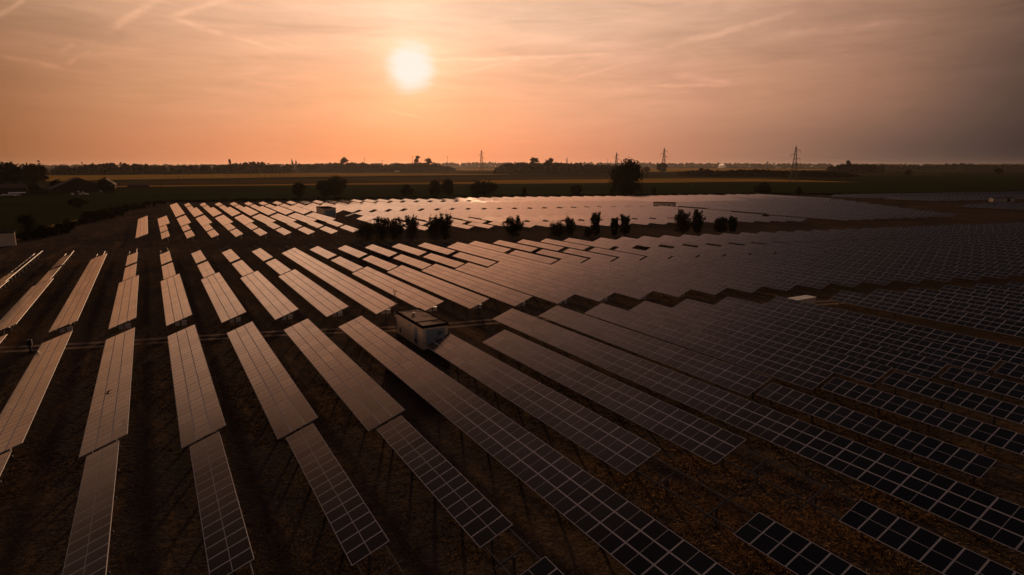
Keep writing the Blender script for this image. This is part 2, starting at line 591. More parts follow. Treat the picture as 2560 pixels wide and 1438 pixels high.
def strip_along(name, line, width, z, m, label=None):
    mb = MB()
    for i in range(len(line) - 1):
        a, b = Vector(line[i]), Vector(line[i + 1])
        pa = Vector(line[max(i - 1, 0)])
        nb = Vector(line[min(i + 2, len(line) - 1)])
        da, db = (b - pa).normalized(), (nb - a).normalized()
        na, nn = Vector((-da.y, da.x)), Vector((-db.y, db.x))
        w = width / 2
        mb.quad((*(a - na * w), z), (*(b - nn * w), z), (*(b + nn * w), z), (*(a + na * w), z))
    o = mb.build(name, m)
    for p in o.data.polygons:
        if p.normal.z < 0:
            p.flip()
    o['kind'] = 'structure'
    if label:
        o['label'] = label
    return o


def track_line(off):
    pts = []
    for i in range(60):
        u = -60 + i * 3.2
        v = 79.6 - 0.297 * (u + 2.6) + 0.25 * math.sin(u * 0.21) + off
        if 16 < u < 40:
            v -= 0.9 * math.exp(-((u - 28) / 7) ** 2)
        pts.append((u, v))
    return pts


strip_along('gravel_track', track_line(0.95), 0.75, -0.030, M['gravel'], 'pale gravel wheel rut farther from the camera')
strip_along('gravel_track', track_line(-0.95), 0.75, -0.030, M['gravel'], 'pale gravel wheel rut nearer the camera')

# farmland behind the site: bands seen from the photo, each at its own distance
px_sheet('green_field', [(-500, 640), (-60, 606), (140, 566), (330, 524), (420, 506), (700, 498), (1000, 494), (1300, 489), (1900, 484), (2120, 486), (2560, 479), (3000, 476), (3000, 441), (2200, 441), (2000, 457), (1600, 458), (1280, 460), (960, 463), (640, 466), (320, 470), (0, 474), (-500, 478)], -0.034, M['field_green'], 'dark green crop field behind the arrays')
px_sheet('wheat_field', [(140, 470), (290, 467.5), (640, 464.2), (880, 462), (1240, 459.5), (1600, 457.2), (1900, 454), (2160, 456), (1900, 446.8), (1720, 446.2), (1560, 447.4), (1400, 449), (1190, 451.0), (1220, 453.5), (1190, 455.2), (960, 457.6), (640, 461.2), (290, 465.0), (140, 467)], -0.030, M['field_wheat'], 'narrow golden wheat strip above the green field')
px_sheet('stubble_field', [(300, 464.5), (640, 460.8), (960, 457.2), (1200, 454.8), (1180, 450.6), (1400, 448.4), (1560, 446.9), (1720, 445.6), (2000, 446.3), (2000, 443), (1600, 442), (1280, 443), (960, 444.5), (640, 449), (300, 454)], -0.026, M['field_brown'])
px_sheet('wheat_field', [(60, 454.5), (120, 453), (320, 449), (640, 444.6), (800, 441.8), (1000, 439.4), (1180, 437.4), (1300, 436.2), (1100, 434.0), (960, 433.2), (800, 433), (640, 434.6), (320, 437.3), (120, 438.2), (60, 438.6)], -0.022, M['field_wheat'], 'wide golden wheat field in front of the far woods')
px_sheet('wheat_field', [(1080, 426.4), (1250, 427), (1250, 421.4), (1110, 420.6)], -0.018, M['field_wheat'], 'small golden wheat patch before the far town')
px_sheet('wheat_field', [(1600, 430), (1930, 427), (2080, 425), (2080, 422.5), (1900, 421.5), (1600, 420.5)], -0.014, M['field_wheat'], 'thin golden wheat strips on the far right plain')
strip_along('road', [tuple(at(x, y).xy) for x, y in [(-200, 437), (300, 434.5), (640, 432.5), (960, 431), (1300, 430.5), (1600, 430)]], 9, -0.010, M['asphalt'], 'straight grey road crossing the plain before the far woods')

strip_along('dirt_path', [tuple(at(x, y).xy) for x, y in [(-120, 640), (0, 612), (60, 590), (140, 562), (215, 546), (300, 526), (420, 507)]], 3.2, -0.022, M['straw_path'], 'ochre dirt path along the hedge on the left boundary')
strip_along('footpath', [tuple(at(x, y).xy) for x, y in [(255, 552), (330, 551), (445, 552)]], 0.5, -0.026, M['gravel'], 'thin pale path crossing the grass left of the far panels')

# ------------------------------------------------------------------ solar tables
TILT, ZL, G0, RP = R(20.3), 0.75, 17.81, 5.85
CT, ST = math.cos(TILT), math.sin(TILT)
MP, PP = 2.02, 1.01          # module pitch along the row: landscape, portrait
SLOPE = Matrix.Rotation(-TILT, 4, 'Y')


def module_mb(mb, cx, cy, lx, ly, along_mid, jig=0.0, rnd=random):
    """one framed panel lying in the slope plane; lx up the slope, ly along the row"""
    hx, hy, t = lx / 2, ly / 2, 0.035
    mb.box((cx - hx, cy - hy, -t), (cx + hx, cy + hy, 0), 0)
    fx, fy = hx - 0.034, hy - 0.034
    za, zb, zc = (rnd.uniform(-jig, jig) for _ in range(3))
    z = 0.004 + jig * 2.5
    zs = [z + za + zb, z + zb - za, z - za - zb, z - zb + za]
    mb.quad((cx - fx, cy - fy, zs[0]), (cx + fx, cy - fy, zs[1]), (cx + fx, cy + fy, zs[2]), (cx - fx, cy + fy, zs[3]), 1)
    zt = z + 2 * jig + 0.003
    g = 0.019
    if along_mid:      # landscape panel: the gap between its halves runs up the slope
        mb.quad((cx - fx, cy - g, zt), (cx + fx, cy - g, zt), (cx + fx, cy + g, zt), (cx - fx, cy + g, zt), 2)
    else:
        mb.quad((cx - g, cy - fy, zt), (cx + g, cy - fy, zt), (cx + g, cy + fy, zt), (cx - g, cy + fy, zt), 2)


PMATS = [M['alu'], M['glass'], M['strip']]
mb = MB()
module_mb(mb, 0, 0, 0.984, 1.996, True, 0.0)
MOD_L = mb.mesh('solar_panel', PMATS)
mb = MB()
module_mb(mb, 0, 0, 1.984, 0.990, False, 0.0)
MOD_P = mb.mesh('solar_panel', PMATS)


def slope_pt(s, y, dz=0.0):
    return Vector((s * CT - dz * ST, y, ZL + s * ST + dz * CT))


def rail_mesh(L, s):
    mb = MB()
    a = slope_pt(s, 0, -0.09)
    m4 = Matrix.Translation(a) @ SLOPE
    mb.box((-0.03, -L / 2, -0.055), (0.03, L / 2, 0.05), 0, m4)
    return mb.mesh('rail', M['steel'])


def post_mesh():
    mb = MB()
    p = slope_pt(1.5, 0, -0.30)
    for x0, x1, y0, y1 in ((-0.06, -0.045, -0.05, 0.05), (0.045, 0.06, -0.05, 0.05), (-0.045, 0.045, -0.008, 0.008)):
        mb.box((p.x + x0, y0, -0.3), (p.x + x1, y1, p.z + 0.02))
    return mb.mesh('post', M['steel'])


def beam_mesh():
    mb = MB()
    m4 = Matrix.Translation(slope_pt(1.5, 0, -0.20)) @ SLOPE
    mb.box((-1.05, -0.035, -0.05), (1.05, 0.035, 0.052), 0, m4)
    return mb.mesh('cross_beam', M['steel'])


POST, BEAM = post_mesh(), beam_mesh()
_cache = {}


def cached(key, fn):
    if key not in _cache:
        _cache[key] = fn()
    return _cache[key]


def post_ys(L):
    n = max(2, round(L / 4.2) + 1)
    return [-L / 2 + 0.7 + (L - 1.4) * i / (n - 1) for i in range(n)]


def rack_mesh(L, step=1):
    """rails, posts and beams of a far table, one small mesh"""
    mb = MB()
    for s in (0.75, 2.25):
        m4 = Matrix.Translation(slope_pt(s, 0, -0.09)) @ SLOPE
        mb.box((-0.03, -L / 2, -0.055), (0.03, L / 2, 0.05), 0, m4)
    p = slope_pt(1.5, 0, -0.25)
    m4b = SLOPE
    for y in post_ys(L)[::step]:
        mb.box((p.x - 0.06, y - 0.05, -0.3), (p.x + 0.06, y + 0.05, p.z))
        mb.box((-1.05, -0.035, -0.05), (1.05, 0.035, 0.052), 0, Matrix.Translation(slope_pt(1.5, y, -0.20)) @ SLOPE)
    return mb.mesh('support_frame', M['steel'])


def array_mesh(kind, n, var, jig):
    rnd = random.Random(1000 * kind + 10 * n + var)
    mb = MB()
    if kind == 3:
        for i in range(n):
            for k in range(3):
                module_mb(mb, 0.5 + k, (i - (n - 1) / 2) * MP, 0.984, 1.996, True, jig, rnd)
    else:
        for i in range(n):
            module_mb(mb, 1.5, (i - (n - 1) / 2) * PP, 1.984, 0.990, False, jig, rnd)
    m4 = Matrix.Translation((0, 0, ZL)) @ SLOPE
    mb.v = [tuple(m4 @ Vector(p)) for p in mb.v]
    return mb.mesh('panel_array', PMATS)


def length(kind, n):
    return n * (MP if kind == 3 else PP)


TABLES = []      # (kind, n, u_low, v0, v1, scale, label, group, detail)


def add_table(kind, u, v0, v1, scale=1.0, label='', group='', detail=1, n=None):
    if n is None:
        n = max(2, round((v1 - v0) / scale / (MP if kind == 3 else PP)))
    # keep only what the photo can show
    ins = False
    for a in (u, u + 3):
        for f in (0, 0.25, 0.5, 0.75, 1):
            q = to_px((a, v0 + (v1 - v0) * f, 1.2))
            if q and -40 < q[0] < 2600 and 380 < q[1] < 1480:
                ins = True
    if not ins:
        return
    q = [to_px((a, v, z)) for a, z in ((u, ZL), (u + 3 * CT, ZL + 1)) for v in (max(v0, 5), v1)]
    area = 0.0
    if all(q):
        p0, p1, p2, p3 = q
        area = abs((p3[0] - p0[0]) * (p2[1] - p1[1]) - (p3[1] - p0[1]) * (p2[0] - p1[0])) / 2
    else:
        area = 1e6
    TABLES.append([kind, n, u, v0, v1, scale, label, group, detail, area])


def row_name(r):
    if r <= 0:
        return '%s row left of cabin' % ordinal(1 - r)
    if r == 1:
        return "the cabin's own row"
    return '%s row right of cabin' % ordinal(r - 1)


NG = 'solar tables in front of the gravel track'
MG = 'solar tables between the gravel track and the young trees'
FG = 'solar tables beyond the young trees'
KIND = {3: 'wide', 2: 'narrow'}
RACKS = []       # bare racks: (u, v0, v1, label)

# ---- array in front of the gravel track
for r in range(-7, 46):
    u = G0 + RP * r
    nm = row_name(r)
    top = 72.0 - 1.75 * r
    if r == 10:
        continue
    if r == 1:
        top = 59.5
    elif r == 2:
        top = 57.8
    elif r == 3:
        top = 66.4
    elif r == 9:
        top = 54.6
    if r in (0, 3):
        add_table(3, u, top - 64.8, top, 1.0, 'extra long wide solar table before the track, %s' % nm, NG, 0, 32)
        continue
    bot = top - 32.3
    add_table(3, u, bot, top, 1.0, 'wide solar table before the track, %s' % nm, NG, 0, 16)
    if r in (1, 2):
        t2 = 19.4 if r == 1 else 17.5
        RACKS.append((u, t2 + 0.1, bot - 0.1, 'bare grey mounting rails without panels, %s' % nm))
        add_table(2, u, t2 - 16.2, t2, 1.0, 'narrow solar table past the bare rails, %s' % nm, NG, 0, 16)
        continue
    t2 = bot - 0.45
    add_table(2, u, t2 - 16.2, t2, 1.0, 'narrow solar table nearer than the wide one, %s' % nm, NG, 0, 16)
    g = 3.0 if r < 1 else 5.2
    RACKS.append((u, t2 - 16.2 - g, t2 - 16.3, 'short bare rails between two narrow solar tables, %s' % nm))
    add_table(2, u, t2 - 16.2 - g - 16.2, t2 - 16.2 - g, 1.0, 'narrow solar table nearest the camera, %s' % nm, NG, 0, 16)

# ---- array between the track and the young trees
for r in range(-8, 62):
    u = G0 + 5.87 * r if r > 0 else G0 + RP * r
    nm = row_name(r).replace("the cabin's own row", 'row straight behind cabin')
    b3 = 77.6 - 1.62 * r
    t3 = 111.2 - 1.62 * r
    b2, t2 = t3 + 0.7, 127.6 - 1.57 * r
    b1, t1 = 130.1 - 1.62 * r, 146.2 - 1.45 * r
    W = 'solar table beyond the track, '
    if r in (-5, 1, 7):
        e = {-5: 151.0, 1: 141.5, 7: 133.0}[r]
        add_table(3, u, b3, e, 1.02, 'extra long wide %s%s' % (W, nm), MG, 1, 32)
    else:
        k2 = 2 if r < 13 else 3
        if r >= 13:
            t1 = 122.8 - 1.25 * (r - 14)
            b1, t2 = 108.0 - 1.6 * (r - 14), 103.2 - 1.6 * (r - 14)
            if r >= 26:
                b1 -= 1.0
                t2 += 0.8
        add_table(3, u, b3, t3, 1.02, 'wide %s%s, nearest table' % (W, nm), MG, 1, 16)
        if r == -7:
            t2 = 134.0
        add_table(k2, u, b2, t2, 1.0, '%s %s%s, middle table' % (KIND[k2], W, nm), MG, 1)
        if r > -7:
            add_table(k2, u, b1, t1, 1.0, '%s %s%s, farthest table' % (KIND[k2], W, nm), MG, 1)
    if -8 < r < 9:
        end = {-7: 134.2, -5: 151.0, 1: 141.5, 7: 133.0}.get(r, t1)
        RACKS.append((u, end + 0.1, 146.2 - 1.45 * r + 9.5 if r in (-7,) else end + 7.5, 'bare rail ends past the far panels, %s' % nm))


# ---- array beyond the young trees: row positions measured at two stations
def interp(x, d):
    ks = sorted(d)
    if x <= ks[0]:
        return d[ks[0]] + (x - ks[0]) * (d[ks[1]] - d[ks[0]]) / (ks[1] - ks[0])
    for a, b in zip(ks, ks[1:]):
        if x <= b:
            return d[a] + (d[b] - d[a]) * (x - a) / (b - a)
    return d[ks[-1]] + (x - ks[-1]) * (d[ks[-1]] - d[ks[-2]]) / (ks[-1] - ks[-2])


NEAR_U = {-3: -4.1, -2: 1.75, -1: 7.5, 0: 13.2, 1: 19.0, 5: 43.0, 6: 49.4, 9: 67.8, 11: 80.4, 12: 86.6, 14: 100.27, 15: 106.13, 17: 117.85, 18: 123.98, 20: 137.0, 21: 143.14, 23: 156.7, 28: 185.0, 31: 201.5}
FAR_U = {-1: 8.1, 0: 14.4, 12: 94.2, 13: 100.7, 15: 114.0, 18: 133.8, 20: 146.8, 23: 167.0, 25: 181.0, 28: 199.5, 31: 220.0, 34: 238.4}
TOPV = {-1: 343.8, 0: 346.5, 2: 343.0, 6: 340.5, 12: 340.0, 13: 337.6, 15: 335.0, 17: 329.4, 20: 323.5, 22: 319.8, 25: 316.5, 28: 308.0, 32: 300.0, 34: 295.0, 48: 272.0}
BOTV = {-1: 183.0, 0: 182.0, 2: 180.0, 5: 175.8, 6: 177.0, 9: 170.4, 11: 167.4, 14: 163.7, 17: 157.0, 20: 152.5, 23: 147.5, 28: 137.6, 31: 131.0, 40: 121.0, 48: 214.0}


def far_pos(k, v):
    a, b = interp(k, NEAR_U), interp(k, FAR_U)
    if k > 34:
        b = 238.4 + 6.75 * (k - 34)
        a = b - 18.9 - 0.3 * (k - 34)
    va, vb = interp(k, BOTV), interp(k, TOPV)
    if k > 31:
        va = 131.0
    return a + (b - a) * (v - va) / (vb - va)


def far_table(kind, k, v0, v1, what):
    vm = (v0 + v1) / 2
    s = 1.0 + 0.14 * max(0.0, min(1.0, (vm - 150) / 190))
    nm = '%s row from left' % ordinal(k + 4)
    add_table(kind, far_pos(k, vm), v0, v1, s, '%s solar table beyond young trees, %s, %s' % (KIND[kind], nm, what), FG, 2)
    TABLES and TABLES[-1].append((far_pos(k, v0), far_pos(k, v1)))


far_table(3, -3, 190.0, 259.4, 'its only table')
far_table(3, -2, 222.0, 257.0, 'farthest table')
far_table(2, -2, 203.3, 220.4, 'middle table')
far_table(2, -2, 184.6, 200.7, 'nearest table')
far_table(3, -1, 263.3, 343.8, 'farthest table')
far_table(3, -1, 221.2, 255.6, 'second from far end')
far_table(2, -1, 203.4, 218.7, 'third from far end')
far_table(2, -1, 183.1, 199.4, 'nearest table')
for k in range(0, 49):
    top, bot = interp(k, TOPV), interp(k, BOTV)
    e3, s4 = top - 86.5, top - 93.6
    e4 = bot + 36.2
    wid = 2 if k < 14 else 3
    if k <= 31:
        far_table(2 if k < 20 else 3, k, top - 19.8, top, 'farthest table')
        far_table(2 if k < 20 else 3, k, top - 44.3, top - (24.0 if k < 14 else 25.6), 'second from far end')
        far_table(3, k, e3, top - 45.0, 'third from far end')
        if k in (7,) or k >= 30:
            continue
        if k == 8:
            s4 = 222.0
        far_table(3, k, e4, s4, 'fourth from far end')
        far_table(wid, k, bot + 19.0, bot + 35.3, 'second from near end')
        far_table(wid, k, bot, bot + (16.2 if k < 10 else 14.8), 'nearest table')
    else:
        cuts = [bot, bot + 34, bot + 68, bot + 102, bot + 136]
        v = bot
        i = 0
        while v < top - 8:
            e = min(top, v + 33.6)
            if e - v > 6:
                far_table(3, k, v, e, '%s from near end' % ordinal(i + 1))
            v = e + (3.2 if i % 2 else 0.8)
            i += 1

# ---- last array, behind the yellow grass on the far right
for j in range(0, 26):
    u = 366 + 6.8 * j
    top = 236 - 0.22 * (u - 392) - 0.0
    for i in range(2):
        add_table(3, u, top - 30 - 33 * i, top - 33 * i - 1, 1.15, 'wide solar table of the last array by the long pale building, %s row from left' % ordinal(j + 1), 'solar tables of the last array', 2)
for j in range(0, 6):
    u = 326 + 6.6 * j
    add_table(3, u, 118, 149, 1.12, 'wide solar table right of the yellow grass strip, %s row from left' % ordinal(j + 1), 'solar tables right of the yellow grass', 2)

TABLES.sort(key=lambda t: -t[9])
KEEP, REST = TABLES[:296], TABLES[296:]


def panel_table(t):
    kind, n, u, v0, v1, s, label, group, detail = t[:9]
    L = length(kind, n)
    vm = (v0 + v1) / 2
    o = thing('solar_table', label, 'solar table', (u, vm, 0), 0, group)
    if len(t) > 10:                     # the far rows fan out slightly
        a, b = t[10]
        o.rotation_euler.z = -0.1 * math.atan2(b - a, v1 - v0)
    sy = (v1 - v0) / L
    o.scale = (s, sy, s)
    rnd = random.Random(int(u * 31 + vm * 7))
    if detail == 0:
        for s_ in (0.75, 2.25):
            link('rail', cached(('rail', kind, n, s_), lambda: rail_mesh(L, s_)), o)
        for y in post_ys(L):
            link('post', POST, o, (0, y, 0))
            link('cross_beam', BEAM, o, (0, y, 0))
        cells = [(0.5 + k, (i - (n - 1) / 2) * MP, MOD_L) for i in range(n) for k in range(3)] if kind == 3 else \
                [(1.5, (i - (n - 1) / 2) * PP, MOD_P) for i in range(n)]
        for sl, y, me in cells:
            p = link('solar_panel', me, o, slope_pt(sl, y))
            p.rotation_euler = (R(rnd.gauss(0, 0.12)), -TILT + R(rnd.gauss(0, 0.16)), 0)
    else:
        var = rnd.randrange(4)
        link('panel_array', cached(('arr', kind, n, var, detail), lambda: array_mesh(kind, n, var, 0.0014 if detail == 1 else 0.0004)), o)
        link('support_frame', cached(('rack', kind, n), lambda: rack_mesh(L, 1 if detail == 1 else 2)), o)
    return o


for t in KEEP:
    panel_table(t)

# the smallest, most distant tables as one mass
mb = MB()
for t in REST:
    kind, n, u, v0, v1, s = t[:6]
    a, b = t[10] if len(t) > 10 else (u, u)
    w = 3.0 * s if kind == 3 else 2.0 * s
    nn = max(3, n)
    for i in range(nn):
        f0, f1 = i / nn, (i + 1) / nn
        for k in range(3):
            z0, z1 = ZL * s + w * ST * k / 3, ZL * s + w * ST * (k + 1) / 3
            j = random.uniform(-0.002, 0.002)
            ua0, ub0 = a + (b - a) * f0, a + (b - a) * f1
            x0, x1 = w * CT * k / 3, w * CT * (k + 1) / 3
            y0, y1 = v0 + (v1 - v0) * f0, v0 + (v1 - v0) * f1
            mb.quad((ua0 + x0 + 0.03, y0 + 0.05, z0 + j), (ua0 + x1 - 0.03, y0 + 0.05, z1 - j), (ub0 + x1 - 0.03, y1 - 0.05, z1 + j), (ub0 + x0 + 0.03, y1 - 0.05, z0 - j), 1)
    mb.quad((a, v0, ZL * s - 0.06), (b, v1, ZL * s - 0.06), (b + w * CT, v1, ZL * s + w * ST - 0.06), (a + w * CT, v0, ZL * s + w * ST - 0.06), 0)
    for y in (v0 + 0.6, (v0 + v1) / 2, v1 - 0.6):
        mb.box((a + 1.4, y - 0.06, -0.2), (a + 1.55, y + 0.06, ZL * s + 0.35))
if REST:
    tag(mb.build('distant_solar_tables', PMATS), 'mass of far dark solar tables at the right end of the field', 'solar tables', None, 'stuff')


def bare_rack(u, v0, v1, label):
    if v1 < 4 or v1 - v0 < 1:
        return
    ok = False
    for v in (v0, v1):
        q = to_px((u + 1.5, v, 1))
        if q and -30 < q[0] < 2590 and q[1] < 1470:
            ok = True
    if not ok:
        return
    L = v1 - v0
    o = thing('bare_rack', label, 'mounting rack', (u, (v0 + v1) / 2, 0), 0, 'bare mounting racks')
    for s_ in (0.75, 2.25):
        link('rail', rail_mesh(L, s_), o)
    n = max(1, round(L / 4.0))
    for i in range(n):
        y = -L / 2 + L * (i + 0.5) / n
        link('post', POST, o, (0, y, 0))
        link('cross_beam', BEAM, o, (0, y, 0))


for rk in RACKS:
    bare_rack(*rk)
# ------------------------------------------------------------------ cabins
def cabin_main():
    """concrete utility cabin beside the track"""
    x0, x1, y0, y1, h = 23.9, 26.85, 60.75, 69.1, 2.55
    cx, cy = (x0 + x1) / 2, (y0 + y1) / 2
    o = thing('utility_cabin', 'beige concrete utility cabin with flat dark-edged roof and grey-blue doors beside the track', 'cabin', (cx, cy, 0))
    hx, hy = (x1 - x0) / 2, (y1 - y0) / 2
    mb = MB()
    mb.box((-hx, -hy, -0.3), (hx, hy, h - 0.2))
    # shallow vertical ribs of the precast wall slabs and corner posts
    for y in (-hy + 2.1, -hy + 4.2, -hy + 6.3):
        mb.box((-hx - 0.012, y - 0.02, 0.05), (-hx - 0.001, y + 0.02, h - 0.205))
    for x in (-hx + 0.02, hx - 0.22):
        mb.box((x, -hy - 0.03, 0.0), (x + 0.2, -hy - 0.001, h - 0.205))
    mb.build('wall', M['render'], o)
    mb = MB()
    mb.box((-hx - 0.06, -hy - 0.06, h - 0.2), (hx + 0.06, hy + 0.06, h - 0.03))
    for a, b in (((-hx - 0.07, -hy - 0.07), (hx + 0.07, -hy + 0.06)), ((-hx - 0.07, hy - 0.06), (hx + 0.07, hy + 0.07)), ((-hx - 0.07, -hy + 0.061), (-hx + 0.06, hy - 0.061)), ((hx - 0.06, -hy + 0.061), (hx + 0.07, hy - 0.061))):
        mb.box((a[0], a[1], h - 0.24), (b[0], b[1], h + 0.05))
    mb.box((-hx + 0.065, -hy + 1.95, h - 0.029), (hx - 0.065, -hy + 2.1, h + 0.035))
    roof = mb.build('roof', M['trim'], o)
    mb = MB()
    mb.box((-hx + 0.062, -hy + 0.062, h - 0.028), (hx - 0.062, hy - 0.062, h - 0.01))
    mb.build('roof_felt', M['roof_felt'], roof)
    mb = MB()
    mb.tube([(-0.25, 1.6, h - 0.02), (-0.25, 1.6, h + 0.16)], [0.16, 0.16], 10)
    mb.tube([(-0.25, 1.6, h + 0.16), (-0.25, 1.6, h + 0.24)], [0.24, 0.05], 10)
    mb.build('roof_vent', M['alu'], roof)
    # double door in the near end
    d = MB()
    d.box((-0.98, -hy - 0.045, 0.12), (-0.01, -hy - 0.004, 2.02))
    d.build('door', M['door'], o)
    d = MB()
    d.box((0.01, -hy - 0.045, 0.12), (0.98, -hy - 0.004, 2.02))
    rd = d.build('door', M['door'], o)
    d = MB()
    for i in range(6):
        d.box((0.22, -hy - 0.062, 1.42 + i * 0.065), (0.74, -hy - 0.047, 1.46 + i * 0.065))
    d.build('louvre', M['door_dark'], rd)
    d = MB()
    d.box((0.06, -hy - 0.09, 0.86), (0.12, -hy - 0.047, 1.08))
    d.build('handle', M['dark'], rd)
    d = MB()
    for a, b in (((-1.07, 0.05), (-0.985, 2.11)), ((0.985, 0.05), (1.07, 2.11)), ((-0.985, 2.03), (0.985, 2.11))):
        d.box((a[0], -hy - 0.055, a[1]), (b[0], -hy - 0.003, b[1]))
    d.build('door_frame', M['door'], o)
    # narrow door on the long wall
    d = MB()
    d.box((-hx - 0.045, -hy + 1.45, 0.12), (-hx - 0.013, -hy + 2.35, 2.02))
    sd = d.build('door', M['door'], o)
    d = MB()
    d.box((-hx - 0.06, -hy + 1.6, 0.30), (-hx - 0.047, -hy + 2.2, 0.75))
    d.build('louvre', M['door_dark'], sd)
    # white wall box, small grille and the conduit at the far corner
    d = MB()
    d.box((-hx - 0.10, -hy + 3.4, 1.75), (-hx - 0.014, -hy + 3.75, 2.05))
    d.box((-hx - 0.10, -hy + 3.95, 1.75), (-hx - 0.014, -hy + 4.25, 2.0))
    d.build('meter_box', M['white'], o)
    d = MB()
    d.box((-hx - 0.05, hy - 1.6, 0.3), (-hx - 0.014, hy - 1.3, 0.85))
    d.build('grille', M['dark'], o)
    # slim mast with a round weather shield at the far corner
    d = MB()
    d.tube([(-hx - 0.07, hy - 0.12, 0.4), (-hx - 0.07, hy - 0.12, 4.75)], [0.055, 0.045], 6)
    mast = d.build('mast', M['steel'], o)
    d = MB()
    cz = 4.95
    for k in range(12):
        a, b = 2 * math.pi * k / 12, 2 * math.pi * (k + 1) / 12
        d.bar((-hx - 0.07 + 0.2 * math.cos(a), hy - 0.12, cz + 0.2 * math.sin(a)), (-hx - 0.07 + 0.2 * math.cos(b), hy - 0.12, cz + 0.2 * math.sin(b)), 0.024)
    for k in range(-2, 3):
        w = math.sqrt(max(0, 0.04 - (k * 0.07) ** 2))
        d.bar((-hx - 0.07 + k * 0.07, hy - 0.12, cz - w), (-hx - 0.07 + k * 0.07, hy - 0.12, cz + w), 0.015)
    d.build('round_antenna', M['steel'], mast)
    d = MB()
    d.box((-hx - 0.16, hy - 0.22, 2.35), (-hx - 0.061, hy - 0.02, 2.48))
    d.box((-hx - 0.16, hy - 0.22, 1.9), (-hx - 0.013, hy - 0.02, 2.05))
    d.build('lamp_box', M['white'], o)


cabin_main()


def simple_cabin(name, label, cat, loc, rz, lx, ly, h, wall, roofm, door_side, over=0.1, doors=((0.0, 0.9, 2.0),), doorm='door', roof_h=0.18):
    """flat roofed cabin: wall, roof, doors on one side (0=-y 1=+x 2=-x)"""
    o = thing(name, label, cat, loc, rz)
    hx, hy = lx / 2, ly / 2
    mb = MB()
    mb.box((-hx, -hy, -0.3), (hx, hy, h))
    mb.build('wall', wall, o)
    mb = MB()
    mb.box((-hx - over, -hy - over, h + 0.002), (hx + over, hy + over, h + roof_h))
    mb.build('roof', roofm, o)
    for c, w, dh in doors:
        mb = MB()
        if door_side == 0:
            mb.box((c - w / 2, -hy - 0.05, 0.1), (c + w / 2, -hy - 0.003, dh))
        elif door_side == 1:
            mb.box((hx + 0.003, c - w / 2, 0.1), (hx + 0.05, c + w / 2, dh))
        else:
            mb.box((-hx - 0.05, c - w / 2, 0.1), (-hx - 0.003, c + w / 2, dh))
        mb.build('door', M[doorm], o)
    return o


# cabin between the far rows, by the open grass gap
c2 = simple_cabin('utility_cabin', 'small grey utility cabin with dark roof and mast among the far panels', 'cabin', (59.7, 250.6, 0), 0.0, 4.6, 12.5, 3.3, M['render'], M['trim'], 0, 0.1, ((0.2, 3.4, 2.6),))
mb = MB()
mb.tube([(-1.6, 3, 3.4), (-1.6, 3, 8.6)], [0.05, 0.03], 5)
mb.build('mast', M['steel'], c2)
mb = MB()
mb.box((2.31, -4.5, 0.4), (2.37, -2.2, 2.4))
mb.build('louvre', M['door_dark'], c2)
# long low building inside the right part of the far array
simple_cabin('long_cabin', 'long low beige building with overhanging dark roof among the far panels', 'building', (204.6, 215.6, 0), 0.46, 3.4, 9.5, 2.9, M['render'], M['trim'], 2, 0.25, ((-0.6, 1.2, 2.3), (-2.7, 1.5, 2.3)))
simple_cabin('long_cabin', 'long pale low building with dark flat roof in the last array', 'building', tuple(at(2504, 504.5)), 1.02, 3.4, 11.5, 2.0, M['plaster'], M['trim'], 2, 0.2, ((-2.4, 1.6, 1.8),), 'trim')
# kiosk with the white flat roof
k = simple_cabin('kiosk', 'low kiosk with a bright white flat roof beside the panels on the right', 'kiosk', (76.4, 53.0, 0), 0.0, 3.9, 1.45, 1.5, M['render'], M['white'], 2, 0.1, ((0.0, 0.8, 1.3),), 'door', 0.1)
# cabin at the left edge of the photograph
simple_cabin('utility_cabin', 'pale cabin with brown shutter door at the left edge by the hedge', 'cabin', (-32.6, 199.4, 0), 0.14, 4.4, 9.6, 3.1, M['render'], M['trim'], 1, 0.05, ((0.3, 3.2, 2.5),), 'brick')
# flat white slabs lying on the grass by the second cabin
for (a, b, lab) in (((865, 542), (893, 533), 'long pale concrete slab on the grass right of the far small cabin'), ((823, 545), (838, 538), 'short pale concrete slab in front of the far small cabin'), ((1724, 526), (1738, 521), 'short white slab beside the long low far building')):
    p, q = at(*a), at(*b)
    d = (q - p)
    mb = MB()
    L = d.length
    mb.box((-L / 2, -0.4, 0), (L / 2, 0.4, 0.3))
    o = mb.build('concrete_slab', M['white'], None, (p + q) / 2)
    o.rotation_euler.z = math.atan2(d.y, d.x)
    tag(o, lab, 'slab')

# ------------------------------------------------------------------ trees
def px_scale(p):
    c, s = math.cos(YAW), math.sin(YAW)
    return math.hypot(p.x * s + p.y * c, 0) / FPX


def leaf_quad(mb, p, s, rnd):
    d = Vector((rnd.gauss(0, 1), rnd.gauss(0, 1), rnd.gauss(0, 1))).normalized()
    e = d.orthogonal().normalized()
    f = d.cross(e)
    a = rnd.uniform(0, 6.28)
    e, f = e * math.cos(a) + f * math.sin(a), f * math.cos(a) - e * math.sin(a)
    l, w = s * rnd.uniform(0.6, 1.1), s * rnd.uniform(0.42, 0.72)
    n = len(mb.v)
    mb.v += [tuple(p - e * l), tuple(p + f * w), tuple(p + e * l), tuple(p - f * w)]
    mb.f.append((n, n + 1, n + 2, n + 3))
    mb.m.append(0)


